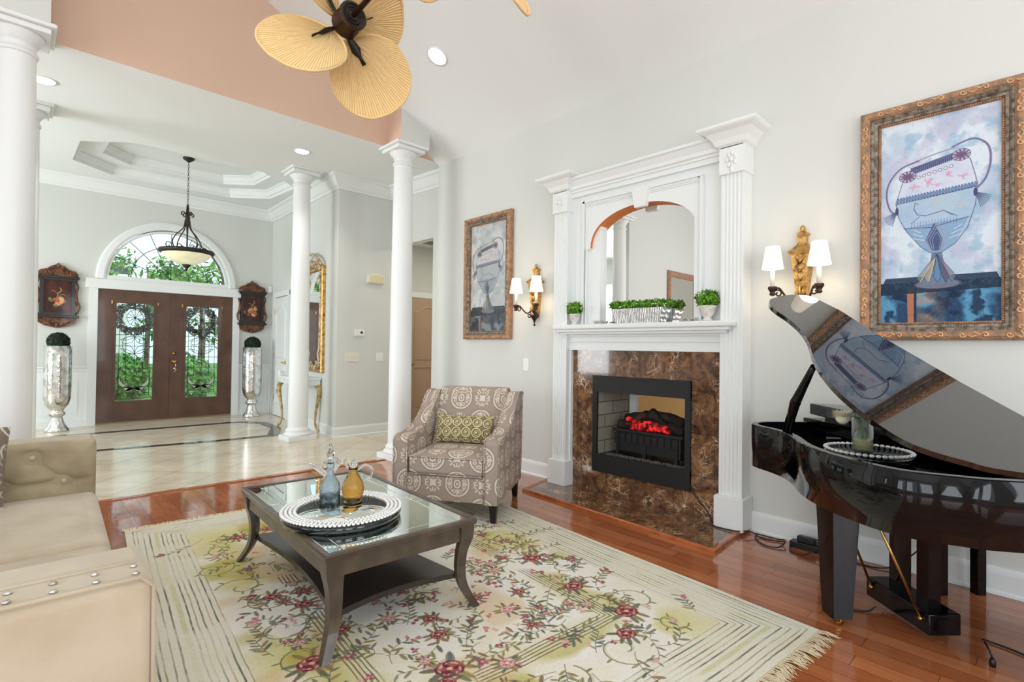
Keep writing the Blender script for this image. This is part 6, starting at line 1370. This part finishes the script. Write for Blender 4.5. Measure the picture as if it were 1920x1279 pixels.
# things on the piano, bench
bnch = thing('piano_bench', 'black piano bench behind the piano near the wall', 'bench', (0, 0, 0), 0)
M4 = Matrix.Translation((2.5, .067, 0)) @ Matrix.Rotation(K, 4, 'Z'); bnch.location = M4 @ Vector((.58, .56, 0)); bnch.rotation_euler = (0, 0, K)
b = MB(); b.box(-.15, -.36, .42, .15, .36, .50, bev=.02); obj('seat', b, m_blackm, bnch)
for x, y in ((-.10, -.31), (.10, -.31), (-.10, .31), (.10, .31)): b = MB(); b.box(x-.022, y-.022, 0, x+.022, y+.022, .43); obj('leg', b, m_black, bnch)
tp_ = M4 @ Vector((-.025, .70, ZB+.160)); crystal_tray('round black tray with crystal bead rim on the piano', tp_, .185, .045, .024)
vz_ = tp_+Vector((-.001, .022, .037)); t = thing('glass_vase', 'clear glass cylinder vase with white flower on the piano tray', 'vase', vz_)
b = MB(); b.lathe([(0, 0), (.042, 0), (.044, .004), (.044, .155), (.041, .155), (.041, .008), (0, .008)], seg=32); obj('cylinder', b, m_thin, t)
b = MB(); b.lathe([(0, .009), (.0405, .009), (.0405, .055), (0, .055)], seg=28); obj('water', b, thin_glass('yellow_water', (.92, .90, .30), .10, .55), t)
fl_ = thing('white_flower', 'cream white flower standing in the glass vase on the piano', 'flower', vz_+Vector((0, 0, .010))); b = MB(); rr = random.Random(8)
for i in range(9):
    a = rr.random()*6.28; b.tube([(.03*math.cos(a), .03*math.sin(a), 0), (.005*math.cos(a), .005*math.sin(a), .09), (-.02+.01*math.cos(a), .016+.01*math.sin(a), .150), (-.055, .043, .158), (-.078, .06, .148)][:5 if i < 3 else 3], .003, 5)
    if i < 6: q = Vector((.03*math.cos(a), .03*math.sin(a), .08+.05*rr.random())); b.poly([q, q+Vector((.01, .0, .03)), q+Vector((.0, .0, .06)), q+Vector((-.01, 0, .03))])
obj('stems', b, m_leaf, fl_)
b = MB()
for i in range(110):
    a = i*2.4; r_ = .055*math.sqrt(i/110); el = .9-.9*(i/110); d = Vector((math.cos(a), math.sin(a), el)).normalized(); o_ = Vector((-.082, .064, .146)); p0 = o_+d*.015; p1 = o_+d*(.045+.015*(1-i/110)); s_ = d.cross(Vector((0, 0, 1))).normalized()*.008
    b.face([b.b.verts.new(x) for x in (p0, p0*.5+p1*.5+s_, p1, p0*.5+p1*.5-s_)])
b.ball((-.082, .064, .146), .03, 10, 8); obj('petals', b, M('cream_petals', s2l(244, 238, 214), .7), fl_)
# cords and power strip by the wall
def cord(lab, pts, r_=.004):
    P = smooth_line(pts, 7); b = MB(); b.tube(P, r_, 6); single('extension_cord', b, m_blackp, lab, 'cord', tuple(P[0]-Vector((0, 0, P[0].z))))
cord('black cord running from the firebox down the marble to the hearth', [(3.72, 1.90, .34), (3.62, 1.885, .335), (3.596, 1.86, .30), (3.60, 1.79, .17), (3.60, 1.70, .08), (3.53, 1.625, .03), (3.485, 1.58, .026), (3.485, 1.45, .03), (3.55, 1.38, .03), (3.56, 1.32, .006), (3.55, 1.26, .006), (3.60, 1.18, .006)])
cord('black cord looped on the wood floor beside the hearth', [(3.60, 1.36, .006), (3.52, 1.33, .006), (3.44, 1.25, .006), (3.46, 1.17, .008), (3.55, 1.16, .03), (3.60, 1.22, .01), (3.61, 1.28, .006), (3.60, 1.36, .010)])
cord('black cord bundle curling over the power strip', [(3.57, 1.14, .006), (3.46, 1.10, .006), (3.45, 1.02, .01), (3.52, .95, .06), (3.60, .98, .05), (3.61, 1.06, .045), (3.62, .94, .07), (3.60, .88, .05)])
cord('black cord trailing along the wall behind the piano legs', [(3.56, .80, .006), (3.56, .68, .006), (3.62, .60, .03), (3.64, .50, .14)])
cord('black cord on the floor running right from the pedal box', [(3.02, .20, .006), (3.0, .10, .006), (2.95, -.02, .006), (2.92, -.2, .006)])
cord('thin black cord from the front piano leg toward the pedal box', [(2.76, .66, .006), (2.86, .68, .006), (2.93, .60, .006), (2.96, .57, .03)])
t = thing('power_strip', 'black power strip on the floor against the baseboard left of the piano', 'power strip', (3.58, 1.0, 0), math.radians(88)); b = MB(); b.box(-.14, -.03, 0, .14, .03, .038, bev=.006); obj('body', b, m_blackp, t)
b = MB(); b.box(.0, -.02, .038, .10, .02, .075, bev=.006); obj('adapter', b, m_blackp, t)
b = MB(); b.lathe([(0, .0), (.010, 0), (.012, .02), (.006, .035), (0, .035)], (2.80, .155, 0), 10); b.tube([(2.80, .155, .03), (2.81, .165, .055), (2.84, .18, .07)], .004, 6); single('cable_plug', b, m_blackp, 'small black plug hanging by the pedal box', 'plug', (2.80, .155, 0))
